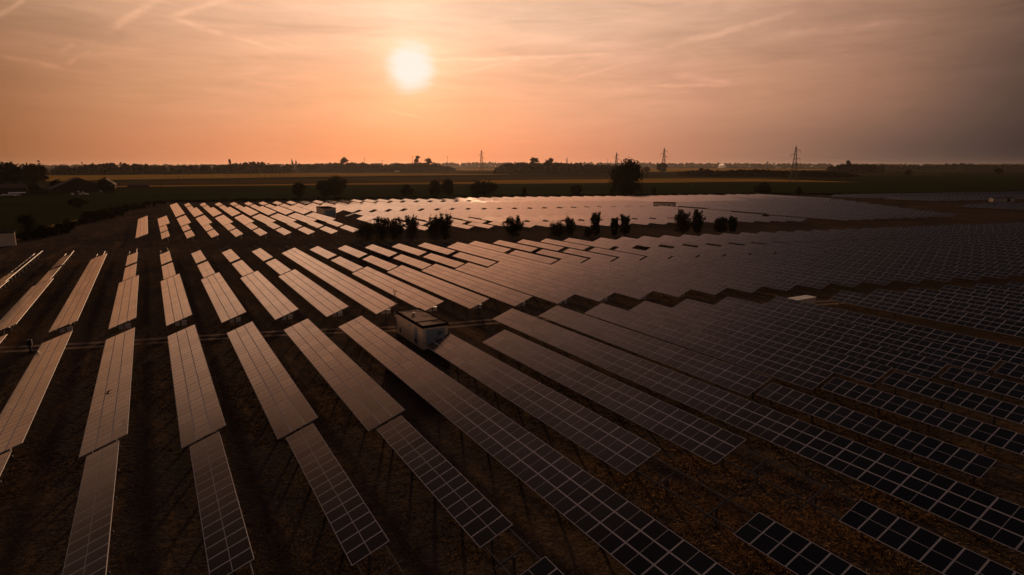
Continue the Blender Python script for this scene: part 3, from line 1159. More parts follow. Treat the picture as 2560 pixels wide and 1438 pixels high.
def tree_at(loc, h, w, kind, label, seed, name='tree', group=None, m='leaf', leaf=0.4, n=1200, cat='tree'):
    rnd = random.Random(seed)
    o = thing(name, label, cat, loc, 0, group)
    tr, cr = MB(), MB()
    if kind == 'sapling':          # upright crown of rising branches with gaps between
        tr.tube([(0, 0, -0.2), (0.03 * w, 0, h * 0.45), (0, 0.02 * w, h * 0.85)], [0.035 * h ** 0.8 + 0.05, 0.09, 0.03], 6)
        nb = 22
        tips = []
        for i in range(nb):
            z0 = h * rnd.uniform(0.03, 0.58)
            a = rnd.uniform(0, 6.28)
            fr = z0 / h
            reach = w * 0.5 * (1.0 - 0.35 * abs(fr - 0.3)) * rnd.uniform(0.65, 1.1)
            z1 = z0 + (h - z0) * rnd.uniform(0.35, 0.98)
            zc = min(z1, h * 1.0)
            if zc > 0.75 * h:
                reach *= 0.7
            b, c = Vector((0, 0, z0)), Vector((math.cos(a) * reach, math.sin(a) * reach, zc))
            midp = b.lerp(c, 0.5) + Vector((math.cos(a), math.sin(a), -0.3)) * reach * 0.14
            tr.tube([b, midp, c], [0.06, 0.04, 0.015], 4)
            k = n // nb
            for j in range(k):
                u = rnd.random() ** 0.7
                p = b.lerp(midp, u * 2) if u < 0.5 else midp.lerp(c, u * 2 - 1)
                sp = 0.06 * w * (1.2 - 0.8 * u) + 0.07
                leaf_quad(cr, p + Vector((rnd.gauss(0, sp), rnd.gauss(0, sp), rnd.gauss(0, sp * 1.2))), leaf, rnd)
        wide = rnd.uniform(0.30, 0.48)
        for j in range(int(n * rnd.uniform(0.10, 0.42))):      # leafy skirt
            a, q = rnd.uniform(0, 6.28), rnd.random() ** 0.5
            fz = rnd.random()
            rr = w * wide * q * math.sqrt(max(0.05, 1 - (fz * 1.9 - 0.75) ** 2 * 0.8))
            leaf_quad(cr, Vector((math.cos(a) * rr, math.sin(a) * rr, h * (0.05 + 0.55 * fz))), leaf, rnd)
    elif kind == 'bush':
        for i in range(7):
            a, rr = rnd.uniform(0, 6.28), w * 0.3 * rnd.random()
            tr.tube([(0, 0, -0.2), (math.cos(a) * rr, math.sin(a) * rr, h * 0.55)], [0.07, 0.03], 4)
        ncl = max(6, n // 60)
        for i in range(ncl):
            a, q = rnd.uniform(0, 6.28), rnd.random() ** 0.5
            z = h * rnd.uniform(0.12, 0.92)
            rz = w * 0.46 * math.sqrt(max(0.05, 1 - ((z / h - 0.42) / 0.62) ** 2))
            c = Vector((math.cos(a) * rz * q, math.sin(a) * rz * q, z))
            for j in range(n // ncl):
                sp = 0.11 * min(w, h) + 0.08
                leaf_quad(cr, c + Vector((rnd.gauss(0, sp), rnd.gauss(0, sp), rnd.gauss(0, sp))), leaf, rnd)
    else:
        zt = {'round': 0.32, 'big': 0.12, 'poplar': 0.08, 'cone': 0.06, 'umbrella': 0.5}[kind]
        tr.tube([(0, 0, -0.3), (0.02 * w, 0, h * 0.3), (0, 0.02 * w, h * 0.8)], [0.028 * h + 0.05, 0.02 * h, 0.03], 7)
        ncl = max(10, n // 45)
        for i in range(ncl):
            f = rnd.random()
            z = h * (zt + (1 - zt) * f)
            if kind == 'round':
                rz = w * 0.5 * math.sqrt(max(0.02, 1 - (2 * f - 1) ** 2))
            elif kind == 'big':       # broad above, waisted, skirt to the ground
                rz = w * 0.5 * (0.62 + 0.38 * math.sin((f - 0.15) * 3.9)) * math.sqrt(max(0.03, 1 - max(0, (f - 0.72) / 0.29) ** 2))
            elif kind == 'poplar':
                rz = w * 0.5 * math.sin(math.pi * min(1, 0.12 + f * 0.88)) ** 0.7
            elif kind == 'cone':
                rz = w * 0.5 * (1 - f) + 0.05 * w
            else:
                rz = w * 0.5 * math.sqrt(max(0.02, 1 - f * f))
            a, q = rnd.uniform(0, 6.28), rnd.random() ** 0.42
            c = Vector((math.cos(a) * rz * q, math.sin(a) * rz * q, z))
            if i % 4 == 0 and z > 0.2 * h:
                tr.tube([(0, 0, max(0.1 * h, z - 0.25 * h)), tuple(c)], [0.01 * h + 0.02, 0.02], 4)
            sp = 0.10 * min(w, h) + 0.06
            for j in range(n // ncl):
                leaf_quad(cr, c + Vector((rnd.gauss(0, sp), rnd.gauss(0, sp), rnd.gauss(0, sp * 0.8))), leaf, rnd)
    tr.build('trunk', M['bark'], o)
    cr.build('crown', M[m], o)
    return o


def tree_px(px, yb, yt, wpx, kind, label, seed, name='tree', group=None, m='leaf', n=1100, leaf_px=1.5, cat='tree'):
    p = at(px, yb)
    c, s = math.cos(YAW), math.sin(YAW)
    D = p.x * s + p.y * c
    k = D / FPX
    return tree_at(p, (yb - yt) * k, wpx * k, kind, label, seed, name, group, m, leaf=max(0.20, leaf_px * k * 2.3), n=n, cat=cat)


YG = 'young trees in the grass strip between the arrays'
for i, (x, yb, yt, w, kind, lab) in enumerate([
        (918, 600, 560, 42, 'bush', 'low dark bush, leftmost of the grass strip, beside the last lit panel'),
        (954, 601, 542, 40, 'sapling', 'forked young tree left of the densest clump in the strip'),
        (987, 601, 541, 46, 'sapling', 'dense upright young tree in the middle of the left clump'),
        (1030, 600, 536, 38, 'sapling', 'young tree with one tall leading shoot, right end of the left clump'),
        (1086, 601, 535, 40, 'sapling', 'left half of the pair of broad bushy trees'),
        (1114, 600, 532, 36, 'sapling', 'right half of the pair of broad bushy trees'),
        (1283, 594, 539, 44, 'sapling', 'lone bushy tree right of the broad pair'),
        (1393, 592, 557, 34, 'bush', 'round dense bush left of a thin young tree'),
        (1425, 590, 544, 28, 'sapling', 'thin young tree touching the round bush'),
        (1470, 591, 572, 12, 'bush', 'tiny shrub left of the tallest slim tree'),
        (1490, 591, 528, 25, 'sapling', 'tallest slim tree in the middle of the strip'),
        (1536, 589, 541, 18, 'sapling', 'slim pointed sapling, left of two beside the tall tree'),
        (1561, 588, 536, 27, 'sapling', 'open branched sapling, right of two beside the tall tree'),
        (1705, 584, 525, 40, 'sapling', 'large spreading young tree with dark base, left of a slimmer one'),
        (1743, 584, 524, 30, 'sapling', 'slimmer young tree on a bare stem beside the spreading one'),
        (1801, 581, 542, 36, 'sapling', 'broad low tree of the rightmost pair in the strip'),
        (1831, 581, 541, 20, 'sapling', 'narrow low tree, rightmost in the strip')]):
    tree_px(x, yb, yt, w * 1.15, kind, lab, 100 + i, 'young_tree' if kind == 'sapling' else 'bush', YG, 'leaf_dark', 2300 if kind == 'sapling' else 2000, 0.9, 'tree' if kind == 'sapling' else 'bush')

BG = 'trees along the far edge of the panels'
for i, (x, yb, yt, w, kind, lab) in enumerate([
        (749, 501, 461, 26, 'round', 'slim dim tree, leftmost behind the far panels'),
        (812, 500, 456, 32, 'round', 'smaller tree leaning on the big round one behind the panels'),
        (840, 500, 447, 46, 'round', 'big round dark tree behind the far panels on the left'),
        (1018, 497, 467, 24, 'round', 'small round tree on a visible stem behind the panels'),
        (1089, 497, 456, 28, 'round', 'dark squarish tree, left of a taller thin one'),
        (1121, 497, 453, 24, 'round', 'tall thin airy tree behind the panels'),
        (1194, 496, 460, 28, 'round', 'left tree of the broad pair behind the panels'),
        (1215, 496, 456, 44, 'round', 'broad spreading tree of the pair behind the panels'),
        (1310, 492, 472, 12, 'cone', 'narrow little tree right of the broad pair'),
        (1440, 490, 468, 26, 'round', 'low rounded tree half hidden left of the giant tree'),
        (1531, 490, 472, 10, 'poplar', 'small slim tree just left of the giant tree'),
        (1567, 490, 411, 74, 'big', 'giant dark wide-topped tree standing alone in the fields'),
        (1635, 486, 473, 9, 'cone', 'tiny dark conical tree right of the giant tree'),
        (1907, 486, 460, 44, 'bush', 'wide dark bush by the right end of the far panels'),
        (1997, 487, 471, 8, 'poplar', 'thin dark tree right of the wide bush'),
        (1655, 432, 412, 20, 'round', 'dark round tree right below the middle pylon'),
        (1616, 431, 420, 12, 'round', 'small dark tree left of the round tree under the pylon'),
        (2496, 436, 424, 14, 'round', 'small round tree alone in the far right field'),
        (2270, 438, 428, 10, 'round', 'tiny tree alone in the right green field')]):
    tree_px(x, yb, yt, w, kind, lab, 200 + i, 'bush' if kind == 'bush' else 'tree', BG if yb > 450 else None, 'leaf_dark', 6000 if kind == 'big' else 1700, 1.2, 'bush' if kind == 'bush' else 'tree')

# hedge bushes along the left boundary, and scrub along the far edge
HG = 'bushes of the hedge along the left boundary'
for i, (x, yb, yt, w) in enumerate([(60, 600, 583, 34), (85, 597, 574, 30), (107, 594, 569, 30), (130, 589, 564, 34), (155, 583, 560, 34), (174, 575, 554, 26), (205, 561, 549, 26),
                                    (222, 556, 532, 36), (246, 552, 528, 34), (266, 547, 524, 30), (290, 539, 520, 32), (318, 530, 514, 34), (345, 522, 509, 34), (372, 516, 505, 32), (398, 511, 502, 30)]):
    where = ['next to the pale cabin', 'second from the pale cabin', 'third from the pale cabin', 'fourth from the pale cabin', 'fifth from the pale cabin', 'sixth from the pale cabin', 'alone in the gap of the hedge',
             'first past the gap', 'second past the gap', 'third past the gap', 'fourth past the gap', 'fifth past the gap', 'sixth past the gap', 'seventh past the gap', 'last before the far panels'][i]
    tree_px(x, yb, yt, w, 'bush', 'dark hedge bush on the left boundary, %s' % where, 300 + i, 'hedge_bush', HG, 'leaf_dark', 700, 1.3, 'bush')
for i, (x, yb, yt, w, lab) in enumerate([(195, 522, 500, 40, 'dim round tree in the dark field left of the hedge'), (68, 585, 540, 40, 'tall dark bush behind the pale cabin at the left edge')]):
    tree_px(x, yb, yt, w, 'round', lab, 330 + i, 'tree', None, 'leaf_dark', 800, 1.4)


def wood_mass(name, pts, label, seed, m='leaf_far', depth=60, step=5.0, per=46, jag=0.5):
    """a wood seen from afar: pts = (px, y base, y top) along its front"""
    rnd = random.Random(seed)
    mb = MB()
    x = pts[0][0]
    while x < pts[-1][0]:
        for a, b in zip(pts, pts[1:]):
            if a[0] <= x <= b[0]:
                f = (x - a[0]) / max(1e-6, b[0] - a[0])
                yb, yt = a[1] + (b[1] - a[1]) * f, a[2] + (b[2] - a[2]) * f
                break
        p = at(x, yb)
        c, s = math.cos(YAW), math.sin(YAW)
        D = p.x * s + p.y * c
        k = D / FPX
        hh = max(1.2, (yb - yt - 1.8)) * k * (1.08 - jag * rnd.random() ** 1.3 * 0.75)
        ww = step * k * rnd.uniform(1.0, 2.0)
        p = p + Vector((s, c, 0)) * rnd.uniform(0, depth)
        for j in range(per):
            z = hh * rnd.random() ** 0.8
            fr = z / hh
            q = ww * math.sqrt(max(0.05, 1 - max(0, (fr - 0.45) / 0.58) ** 2))
            pp = p + Vector((rnd.uniform(-q, q), rnd.uniform(-q, q), z * 0.97))
            leaf_quad(mb, pp, max(0.8, 3.6 * k) * rnd.uniform(0.6, 1.2), rnd)
        x += step * rnd.uniform(0.6, 1.3)
    return tag(mb.build(name, M[m]), label, 'woodland', None, 'stuff')


wood_mass('horizon_woods', [(-150, 420.5, 411.5), (200, 420.5, 411), (560, 420, 410.5), (900, 420, 408.0), (1150, 420, 405.0), (1400, 420, 405.5), (1700, 420, 406.5), (2000, 420, 408.0), (2300, 420, 409.5), (2720, 420, 410)],
          'hazy belt of trees along the whole horizon', 1, 'leaf_far', 600, 4.0, 34)
wood_mass('left_woods', [(110, 437, 415), (190, 437, 414), (234, 437, 409), (262, 437, 408), (300, 437, 408), (345, 436.5, 409), (362, 436, 414), (560, 434, 412), (592, 433.5, 407), (628, 433, 405), (652, 433, 404), (664, 432.5, 411), (720, 432, 410)],
          'dark wood behind the wide wheat field on the left', 2, 'leaf_dark', 60, 4.0, 60, 0.35)
wood_mass('centre_woods', [(745, 430, 410), (812, 429, 409), (822, 429, 407), (905, 429, 406.5), (918, 429, 410), (960, 429, 410), (1000, 429, 408.5), (1030, 429, 409), (1060, 429, 407), (1108, 429, 413), (1130, 429, 420)],
          'dark wood behind the road in the middle', 3, 'leaf_dark', 50, 4.0, 60, 0.35)
wood_mass('right_woods', [(1240, 434.5, 420), (1256, 434.5, 411), (1290, 434.5, 407), (1330, 434.5, 407), (1400, 434.5, 408.5), (1470, 434.5, 409), (1530, 433, 412), (1560, 432, 418)],
          'broad dark wood right of the middle, left of the giant tree', 4, 'leaf_dark', 50, 4.0, 70, 0.3)
wood_mass('hedgerow', [(1700, 441, 429), (1740, 441.5, 426), (1800, 441.5, 426), (1850, 442, 424.5), (1900, 442, 423), (1960, 443, 426), (2040, 443, 427), (2100, 443, 430), (2140, 442, 436)],
          'long dark hedgerow across the right fields', 5, 'leaf_dark', 12, 4.0, 55, 0.3)
wood_mass('right_copse', [(2082, 431.5, 414), (2110, 431.5, 412), (2150, 431.5, 411), (2200, 431.5, 410), (2208, 431.5, 416)], 'dark copse behind the hedgerow on the right', 6, 'leaf_dark', 30, 4.0, 70, 0.25)
wood_mass('scrub', [(420, 505, 499), (700, 502, 495), (1000, 497.5, 492), (1300, 491, 487), (1900, 486, 481.5), (2130, 487.5, 483)], 'low dark scrub along the far edge of the panels', 7, 'leaf_dark', 3, 5.0, 16, 0.5)
wood_mass('far_right_woods', [(2210, 425, 413), (2350, 425, 412.5), (2370, 425, 409.5), (2420, 425, 408), (2440, 425, 411), (2720, 425, 411.5)], 'dim belt of trees at the far right', 8, 'leaf_far', 60, 4.0, 40, 0.4)

for i, (x, yb, yt, w, kind, lab) in enumerate([
        (576.5, 433, 401, 5, 'poplar', 'slim dark poplar, left of two on the left skyline'), (589, 433, 401, 8, 'poplar', 'thicker dark poplar, right of two on the left skyline'),
        (863, 429, 399, 20, 'round', 'thin topped tree with spread branches above the middle wood'), (1046, 429, 393, 19, 'poplar', 'tall pointed tree cluster above the road'),
        (1070, 429, 401, 26, 'round', 'round headed tree right of the tall pointed one'), (1335, 434, 398, 18, 'round', 'round tree rising from the right wood'),
        (1378, 434, 396, 24, 'umbrella', 'ragged forked tree highest above the right wood'), (1752, 441, 420, 17, 'cone', 'conical dark tree on the right hedgerow'),
        (1768, 441, 424, 12, 'round', 'small round tree right of the conical one on the hedgerow'), (2119, 431, 405, 13, 'round', 'round topped tree above the right copse'),
        (102, 440, 402, 5, 'poplar', 'bent thin dark tree on the left skyline'), (29, 468, 408, 13, 'round', 'round treetop above the farm at the left edge')]):
    tree_px(x, yb, yt, w, kind, lab, 400 + i, 'skyline_tree', None, 'leaf_dark', 500, 1.2)
FGRP = 'trees round the farm on the left'
for i, (x, yb, yt, w) in enumerate([(8, 476, 413, 40), (36, 474, 414, 38), (62, 474, 415, 36), (88, 472, 416, 36), (108, 468, 418, 22), (265, 484, 452, 34), (140, 480, 456, 30), (90, 484, 462, 24)]):
    lab = ['leftmost at the photo edge', 'second from the left edge', 'third from the left edge', 'fourth from the left edge', 'at the end of the row by the wheat', 'alone at the right end of the farm', 'between the house and the barn', 'in front of the tall row'][i]
    tree_px(x, yb, yt, w, 'round' if i < 5 else 'bush', 'dark farm tree, %s' % lab, 430 + i, 'farm_tree', FGRP, 'leaf_dark', 900, 1.5)


# ------------------------------------------------------------------ farm and far buildings
def gable(name, label, px, yb, wpx, hpx, rpx, depth, wall, roofm, cat='house', windows=0, rz=None):
    """house facing the camera: ridge across the view"""
    p = at(px, yb)
    c, s = math.cos(YAW), math.sin(YAW)
    k = (p.x * s + p.y * c) / FPX
    w, h, r = wpx * k, hpx * k, rpx * k
    a = math.atan2(p.x, p.y)
    o = thing(name, label, cat, p, -a if rz is None else rz)
    mb = MB()
    mb.box((-w / 2, -depth / 2, -0.3), (w / 2, depth / 2, h))
    for sx in (-1, 1):
        mb.tri((sx * w / 2, -depth / 2, h), (sx * w / 2, depth / 2, h), (sx * w / 2, 0, h + r * 0.97))
    mb.build('wall', wall, o)
    mb = MB()
    e, t = 0.5, 0.25
    for sy in (-1, 1):
        A, B = Vector((-w / 2 - e, sy * (depth / 2 + e), h - e * r / (depth / 2))), Vector((w / 2 + e, sy * (depth / 2 + e), h - e * r / (depth / 2)))
        Cc, D2 = Vector((w / 2 + e, 0, h + r)), Vector((-w / 2 - e, 0, h + r))
        up = Vector((0, 0, t))
        mb.quad(A, B, Cc, D2)
        mb.quad(A + up, B + up, Cc + up, D2 + up)
        mb.quad(A, B, B + up, A + up)
        mb.quad(A, D2, D2 + up, A + up)
        mb.quad(B, Cc, Cc + up, B + up)
    mb.build('roof', roofm, o)
    for i in range(windows):
        mb = MB()
        x = -w / 2 + w * (i + 0.5) / windows
        mb.box((x - 0.55, -depth / 2 - 0.06, h * 0.35), (x + 0.55, -depth / 2 - 0.003, h * 0.35 + 1.4))
        mb.build('window', M['dark'], o)
    return o


gable('farm_house', 'reddish brick farmhouse with low roof at the left edge', 30, 484, 56, 14, 8, 10, M['brick'], M['tiles'], 'house', 4)
gable('barn', 'dark wide barn with a broad low gable on the left', 194, 480, 60, 9, 26, 34, M['brick'], M['tiles'], 'barn', 0, math.pi / 2 - math.atan2(at(194, 480).x, at(194, 480).y) + 0.15)
gable('barn', 'smaller dark barn with gable end by the farm trees', 266, 473, 30, 12, 14, 14, M['brick'], M['tiles'], 'barn', 1, math.pi / 2 - math.atan2(at(266, 473).x, at(266, 473).y) - 0.2)
gable('shed', 'long low brown shed left of the big barn', 128, 478, 50, 7, 6, 9, M['brick'], M['tiles'], 'shed', 0)
gable('shed', 'low dark shed alone in the field right of the farm', 346, 468, 46, 4, 4, 9, M['brick'], M['tiles'], 'shed', 0)
gable('lean_to', 'pale roofed open lean-to in front of the brick farmhouse', 43, 488, 30, 5, 1.2, 6, M['brick'], M['white'], 'shed', 0)


def car(loc, rz, label, paint, L=4.3, W=1.8, H=1.5, name='parked_car', group=None, cat='car'):
    o = thing(name, label, cat, loc, rz, group)
    mb = MB()
    prof = [(-L / 2, 0.35), (-L / 2, 0.85), (-L * 0.42, 0.92), (-L * 0.30, H), (L * 0.16, H), (L * 0.30, 0.95), (L * 0.48, 0.80), (L / 2, 0.6), (L / 2, 0.35)]
    n = len(prof)
    for y in (-W / 2, W / 2):
        mb.v += [(x, y * (0.84 if z > 1 else 1), z) for x, z in prof]
    for i in range(n):
        j = (i + 1) % n
        mb.f.append((i, j, n + j, n + i))
        mb.m.append(0)
    mb.f += [tuple(range(n - 1, -1, -1)), tuple(range(n, 2 * n))]
    mb.m += [0, 0]
    mb.build('body', paint, o)
    mb = MB()
    for sy in (-1, 1):
        mb.box((-L * 0.28, sy * W * 0.435 - 0.02, 0.98), (L * 0.18, sy * W * 0.435 + 0.02, H - 0.12))
    mb.build('side_window', M['dark'], o)
    for sx in (-0.31, 0.31):
        for sy in (-1, 1):
            mb = MB()
            mb.tube([(L * sx, sy * (W / 2 - 0.16), 0.32), (L * sx, sy * (W / 2 + 0.02), 0.32)], [0.32, 0.32], 12)
            mb.build('wheel', M['dark'], o)
    return o


CG = 'pale cars parked at the farm'
for i, (x, y) in enumerate([(13, 491), (28, 490.5), (44, 491)]):
    car(at(x, y), 0.5 + 0.2 * i, 'pale car parked by the farmhouse, %s' % ['at the far left', 'in the middle', 'at the right'][i], M['white'], group=CG)
for i, (x, y) in enumerate([(196, 481), (201, 487), (207, 483), (212, 486), (219, 487), (181, 487), (253, 480)]):
    mb = MB()
    mb.box((-0.7, -0.5, 0), (0.7, 0.5, 0.9))
    mb.box((-0.78, -0.58, 0.902), (0.78, 0.58, 1.06))
    tag(mb.build('pale_crate', M['white'], None, at(x, y)), 'small pale box on the ground near the big barn', 'crate', 'pale boxes near the big barn')
car(at(1066, 430), 0.9, 'pale car driving on the far road right of the truck', M['white'], 5.0, 2.0, 1.9, 'moving_car')


def truck():
    p = at(992, 430.5)
    o = thing('truck', 'white lorry with a long box trailer on the far road', 'truck', p, -0.12 - YAW * 0.2)
    mb = MB()
    mb.box((-8.5, -1.3, 1.2), (5.8, 1.3, 4.6))
    mb.build('trailer', M['white'], o)
    mb = MB()
    mb.box((6.4, -1.25, 0.7), (8.3, 1.25, 3.6))
    mb.box((8.302, -1.2, 0.7), (8.9, 1.2, 2.0))
    mb.build('cab', M['white'], o)
    mb = MB()
    mb.box((8.304, -1.1, 2.1), (8.36, 1.1, 3.2))
    mb.build('windscreen', M['dark'], o)
    mb = MB()
    mb.box((-8.3, -1.0, 0.8), (8.2, 1.0, 1.198))
    mb.build('chassis', M['dark'], o)
    for x in (-7, -5.6, 5.2, 7.4):
        for sy in (-1, 1):
            mb = MB()
            mb.tube([(x, sy * 0.85, 0.55), (x, sy * 1.25, 0.55)], [0.55, 0.55], 12)
            mb.build('wheel', M['dark'], o)


truck()


def tractor():
    p = at(1729, 470.5)
    o = thing('tractor', 'small farm tractor standing in the green field behind the panels', 'tractor', p, 0.6)
    mb = MB()
    mb.box((0.2, -0.45, 0.7), (2.2, 0.45, 1.5))
    mb.build('bonnet', M['plaster'], o)
    mb = MB()
    mb.box((-1.2, -0.75, 0.8), (0.19, 0.75, 1.5))
    for x in (-1.15, 0.1):
        for y in (-0.7, 0.66):
            mb.box((x, y, 1.502), (x + 0.06, y + 0.06, 2.6))
    mb.box((-1.25, -0.8, 2.602), (0.25, 0.8, 2.72))
    mb.build('cab', M['dark'], o)
    for x, r in ((-0.8, 0.85), (1.6, 0.5)):
        for sy in (-1, 1):
            mb = MB()
            mb.tube([(x, sy * 0.78, r), (x, sy * 1.2, r)], [r, r], 14)
            mb.build('wheel', M['dark'], o)


tractor()

# pale buildings on the plain: px, base y, width px, wall px, roof px
for i, (x, yb, w, h, r, lab, mm) in enumerate([
        (1651, 419.5, 26, 4.5, 0.6, 'long white hall below the middle pylon', 'white'), (1669, 419.5, 4, 3.5, 0.8, 'small white house right of the long white hall', 'white'),
        (937, 421, 20, 5, 2, 'pale farm building behind the middle wood edge', 'plaster'), (971, 421, 6, 4, 1.5, 'tiny pale house left of the truck', 'white'), (989, 421, 4, 4, 1.5, 'tiny pale house just above the truck', 'white'),
        (1020, 422, 12, 5, 3, 'pale gabled house left of the tall pointed tree', 'plaster'), (1092, 421, 22, 10, 1.5, 'grey block of flats right of the tall pointed tree', 'plaster'),
        (1125, 420.5, 40, 8, 1, 'wide pale apartment row in the far town', 'plaster'), (1158, 421, 14, 7, 1, 'pale warehouse left of the far wheat patch', 'plaster'),
        (455, 421, 7, 3, 1, 'tiny bright white house in the left woods', 'white'), (408, 421, 5, 3, 1, 'tiny pale house in the left woods', 'plaster'),
        (682, 431, 18, 3.5, 1.5, 'low brown farm shed below the left woods', 'brick'), (795, 424, 22, 3, 1, 'low pale roof right of the ruined tower', 'plaster'),
        (1946, 421.5, 12, 3, 0.8, 'small white hall right of the dome on the right', 'white'), (1975, 422, 16, 2.6, 0.6, 'low pale sheds by the base of the nearest pylon', 'plaster'),
        (1290, 424, 14, 4, 1, 'pale house at the left end of the right wood', 'plaster'), (2235, 424, 24, 3, 0.8, 'low grey greenhouse row on the right', 'plaster'), (2330, 424.5, 44, 2.4, 0.6, 'long pale greenhouse on the far right', 'plaster')]):
    gable('far_building', lab, x, yb, w, h, r, 12, M[mm], M['tiles'] if mm == 'plaster' else M[mm], 'building', 0)


def ruin():
    p = at(737, 428)
    k = (p.x * math.sin(YAW) + p.y * math.cos(YAW)) / FPX
    o = thing('ruined_tower', 'pale ruined tower with two jagged broken spires on the left skyline', 'tower', p, -math.atan2(p.x, p.y))
    for (x0, x1, prof, y0, y1) in ((-6.6, -1.2, [(-6.6, 32), (-5.6, 30), (-4.8, 25.5), (-3.6, 26), (-2.4, 20), (-1.2, 18)], -3, 3), (2.0, 6.6, [(2.0, 19), (2.8, 24), (3.4, 28.5), (4.2, 24.5), (5.4, 25), (6.6, 17)], -3, 3)):
        mb = MB()
        n = len(prof)
        pts = [(x0, -1)] + [(x, z) for x, z in prof] + [(x1, -1)]
        m_ = len(pts)
        for y in (y0, y1):
            mb.v += [(x * k, y * k * 0.6, z * k) for x, z in pts]
        mb.f = [tuple(range(m_)), tuple(range(2 * m_ - 1, m_ - 1, -1))] + [(i, (i + 1) % m_, m_ + (i + 1) % m_, m_ + i) for i in range(m_)]
        mb.m = [0] * len(mb.f)
        mb.build('broken_spire', M['plaster'], o)
    mb = MB()
    mb.box((-1.19 * k, -1.6 * k, -1), (1.99 * k, 1.6 * k, 17 * k))
    mb.build('wall', M['plaster'], o)


ruin()


def church():
    p = at(1417, 421)
    k = (p.x * math.sin(YAW) + p.y * math.cos(YAW)) / FPX
    o = thing('bell_tower', 'slender dark church bell tower with pointed spire on the right skyline', 'tower', p, -math.atan2(p.x, p.y))
    mb = MB()
    mb.box((-1.2 * k, -1.2 * k, -1), (1.2 * k, 1.2 * k, 20 * k))
    mb.box((-1.5 * k, -1.5 * k, 20.02 * k), (1.5 * k, 1.5 * k, 20.7 * k))
    mb.build('shaft', M['brick'], o)
    mb = MB()
    mb.tube([(0, 0, 20.7 * k), (0, 0, 22 * k), (0, 0, 28.5 * k)], [1.3 * k, 1.05 * k, 0.08 * k], 8)
    mb.build('spire', M['tiles'], o)


church()


def spray_dome():
    p = at(1804, 420)
    k = (p.x * math.sin(YAW) + p.y * math.cos(YAW)) / FPX
    mb = MB()
    nu, nv = 14, 7
    for j in range(nv + 1):
        b = math.pi / 2 * j / nv
        for i in range(nu):
            a = math.pi * i / (nu - 1)
            r = math.cos(b)
            x = math.cos(a) * r
            mb.v.append(((x * (12 if x > 0 else 9) - 0.5) * k, math.sin(a) * r * 8 * k, math.sin(b) * 11 * k))
    for j in range(nv):
        for i in range(nu - 1):
            mb.f.append((j * nu + i, j * nu + i + 1, (j + 1) * nu + i + 1, (j + 1) * nu + i))
            mb.m.append(0)
    m = bpy.data.materials.new('pale_membrane')
    m.use_nodes = True
    t = NT(m.node_tree)
    b = m.node_tree.nodes['Principled BSDF']
    tr = t.n('ShaderNodeBsdfTranslucent')
    tr.inputs[0].default_value = (1.0, 0.95, 0.9, 1)
    df = t.n('ShaderNodeBsdfDiffuse')
    df.inputs[0].default_value = (0.8, 0.72, 0.64, 1)
    mx = t.n('ShaderNodeMixShader')
    mx.inputs[0].default_value = 0.97
    t.link(df.outputs[0], mx.inputs[1])
    t.link(tr.outputs[0], mx.inputs[2])
    t.link(mx.outputs[0], m.node_tree.nodes['Material Output'].inputs[0])
    o = mb.build('pale_dome', m, None, p)
    o.rotation_euler.z = -math.atan2(p.x, p.y)
    tag(o, 'pale glowing rounded dome in the fields on the far right', 'dome')


spray_dome()


def pylon(px, yb, yt, label, arms=True, thick=1.0):
    p = at(px, yb)
    k = (p.x * math.sin(YAW) + p.y * math.cos(YAW)) / FPX
    h = (yb - yt) * k
    o = thing('power_pylon', label, 'pylon', p, -math.atan2(p.x, p.y) + 0.25, 'lattice pylons across the plain')
    r = max(0.14, 0.42 * k) * thick
    mb = MB()
    lv = [0, 0.16, 0.31, 0.45, 0.58, 0.70, 0.80, 0.89, 0.95]
    def half(f):
        return h * (0.080 * (1 - f) ** 1.25 + 0.014)
    for i in range(len(lv) - 1):
        f0, f1 = lv[i], lv[i + 1]
        a, b = half(f0), half(f1)
        cs = [(-1, -1), (1, -1), (1, 1), (-1, 1)]
        for j in range(4):
            (x0, y0), (x1, y1) = cs[j], cs[(j + 1) % 4]
            mb.bar((x0 * a, y0 * a, f0 * h), (x0 * b, y0 * b, f1 * h), r)
            mb.bar((x0 * a, y0 * a, f0 * h), (x1 * b, y1 * b, f1 * h), r * 0.6)
            mb.bar((x1 * a, y1 * a, f0 * h), (x0 * b, y0 * b, f1 * h), r * 0.6)
            mb.bar((x0 * b, y0 * b, f1 * h), (x1 * b, y1 * b, f1 * h), r * 0.6)
    t = half(0.95)
    for sx, sy in ((-1, -1), (1, -1), (1, 1), (-1, 1)):
        mb.bar((sx * t, sy * t, 0.95 * h), (0, 0, h), r)
    mb.build('lattice_tower', M['lattice'], o)
    for f, s in ((0.87, 1), (0.76, -1), (0.65, 1)):
        mb = MB()
        q = half(f)
        L = h * 0.13
        mb.bar((s * q, -q, f * h), (s * L, 0, f * h), r * 0.8)
        mb.bar((s * q, q, f * h), (s * L, 0, f * h), r * 0.8)
        mb.bar((s * q * 0.9, 0, (f + 0.045) * h), (s * L, 0, f * h), r * 0.8)
        arm = mb.build('cross_arm', M['lattice'], o)
        mb = MB()
        mb.tube([(s * L, 0, f * h), (s * L, 0, (f - 0.075) * h)], [r * 0.9, r * 0.9], 5)
        mb.build('insulator', M['dark'], arm)
    return o


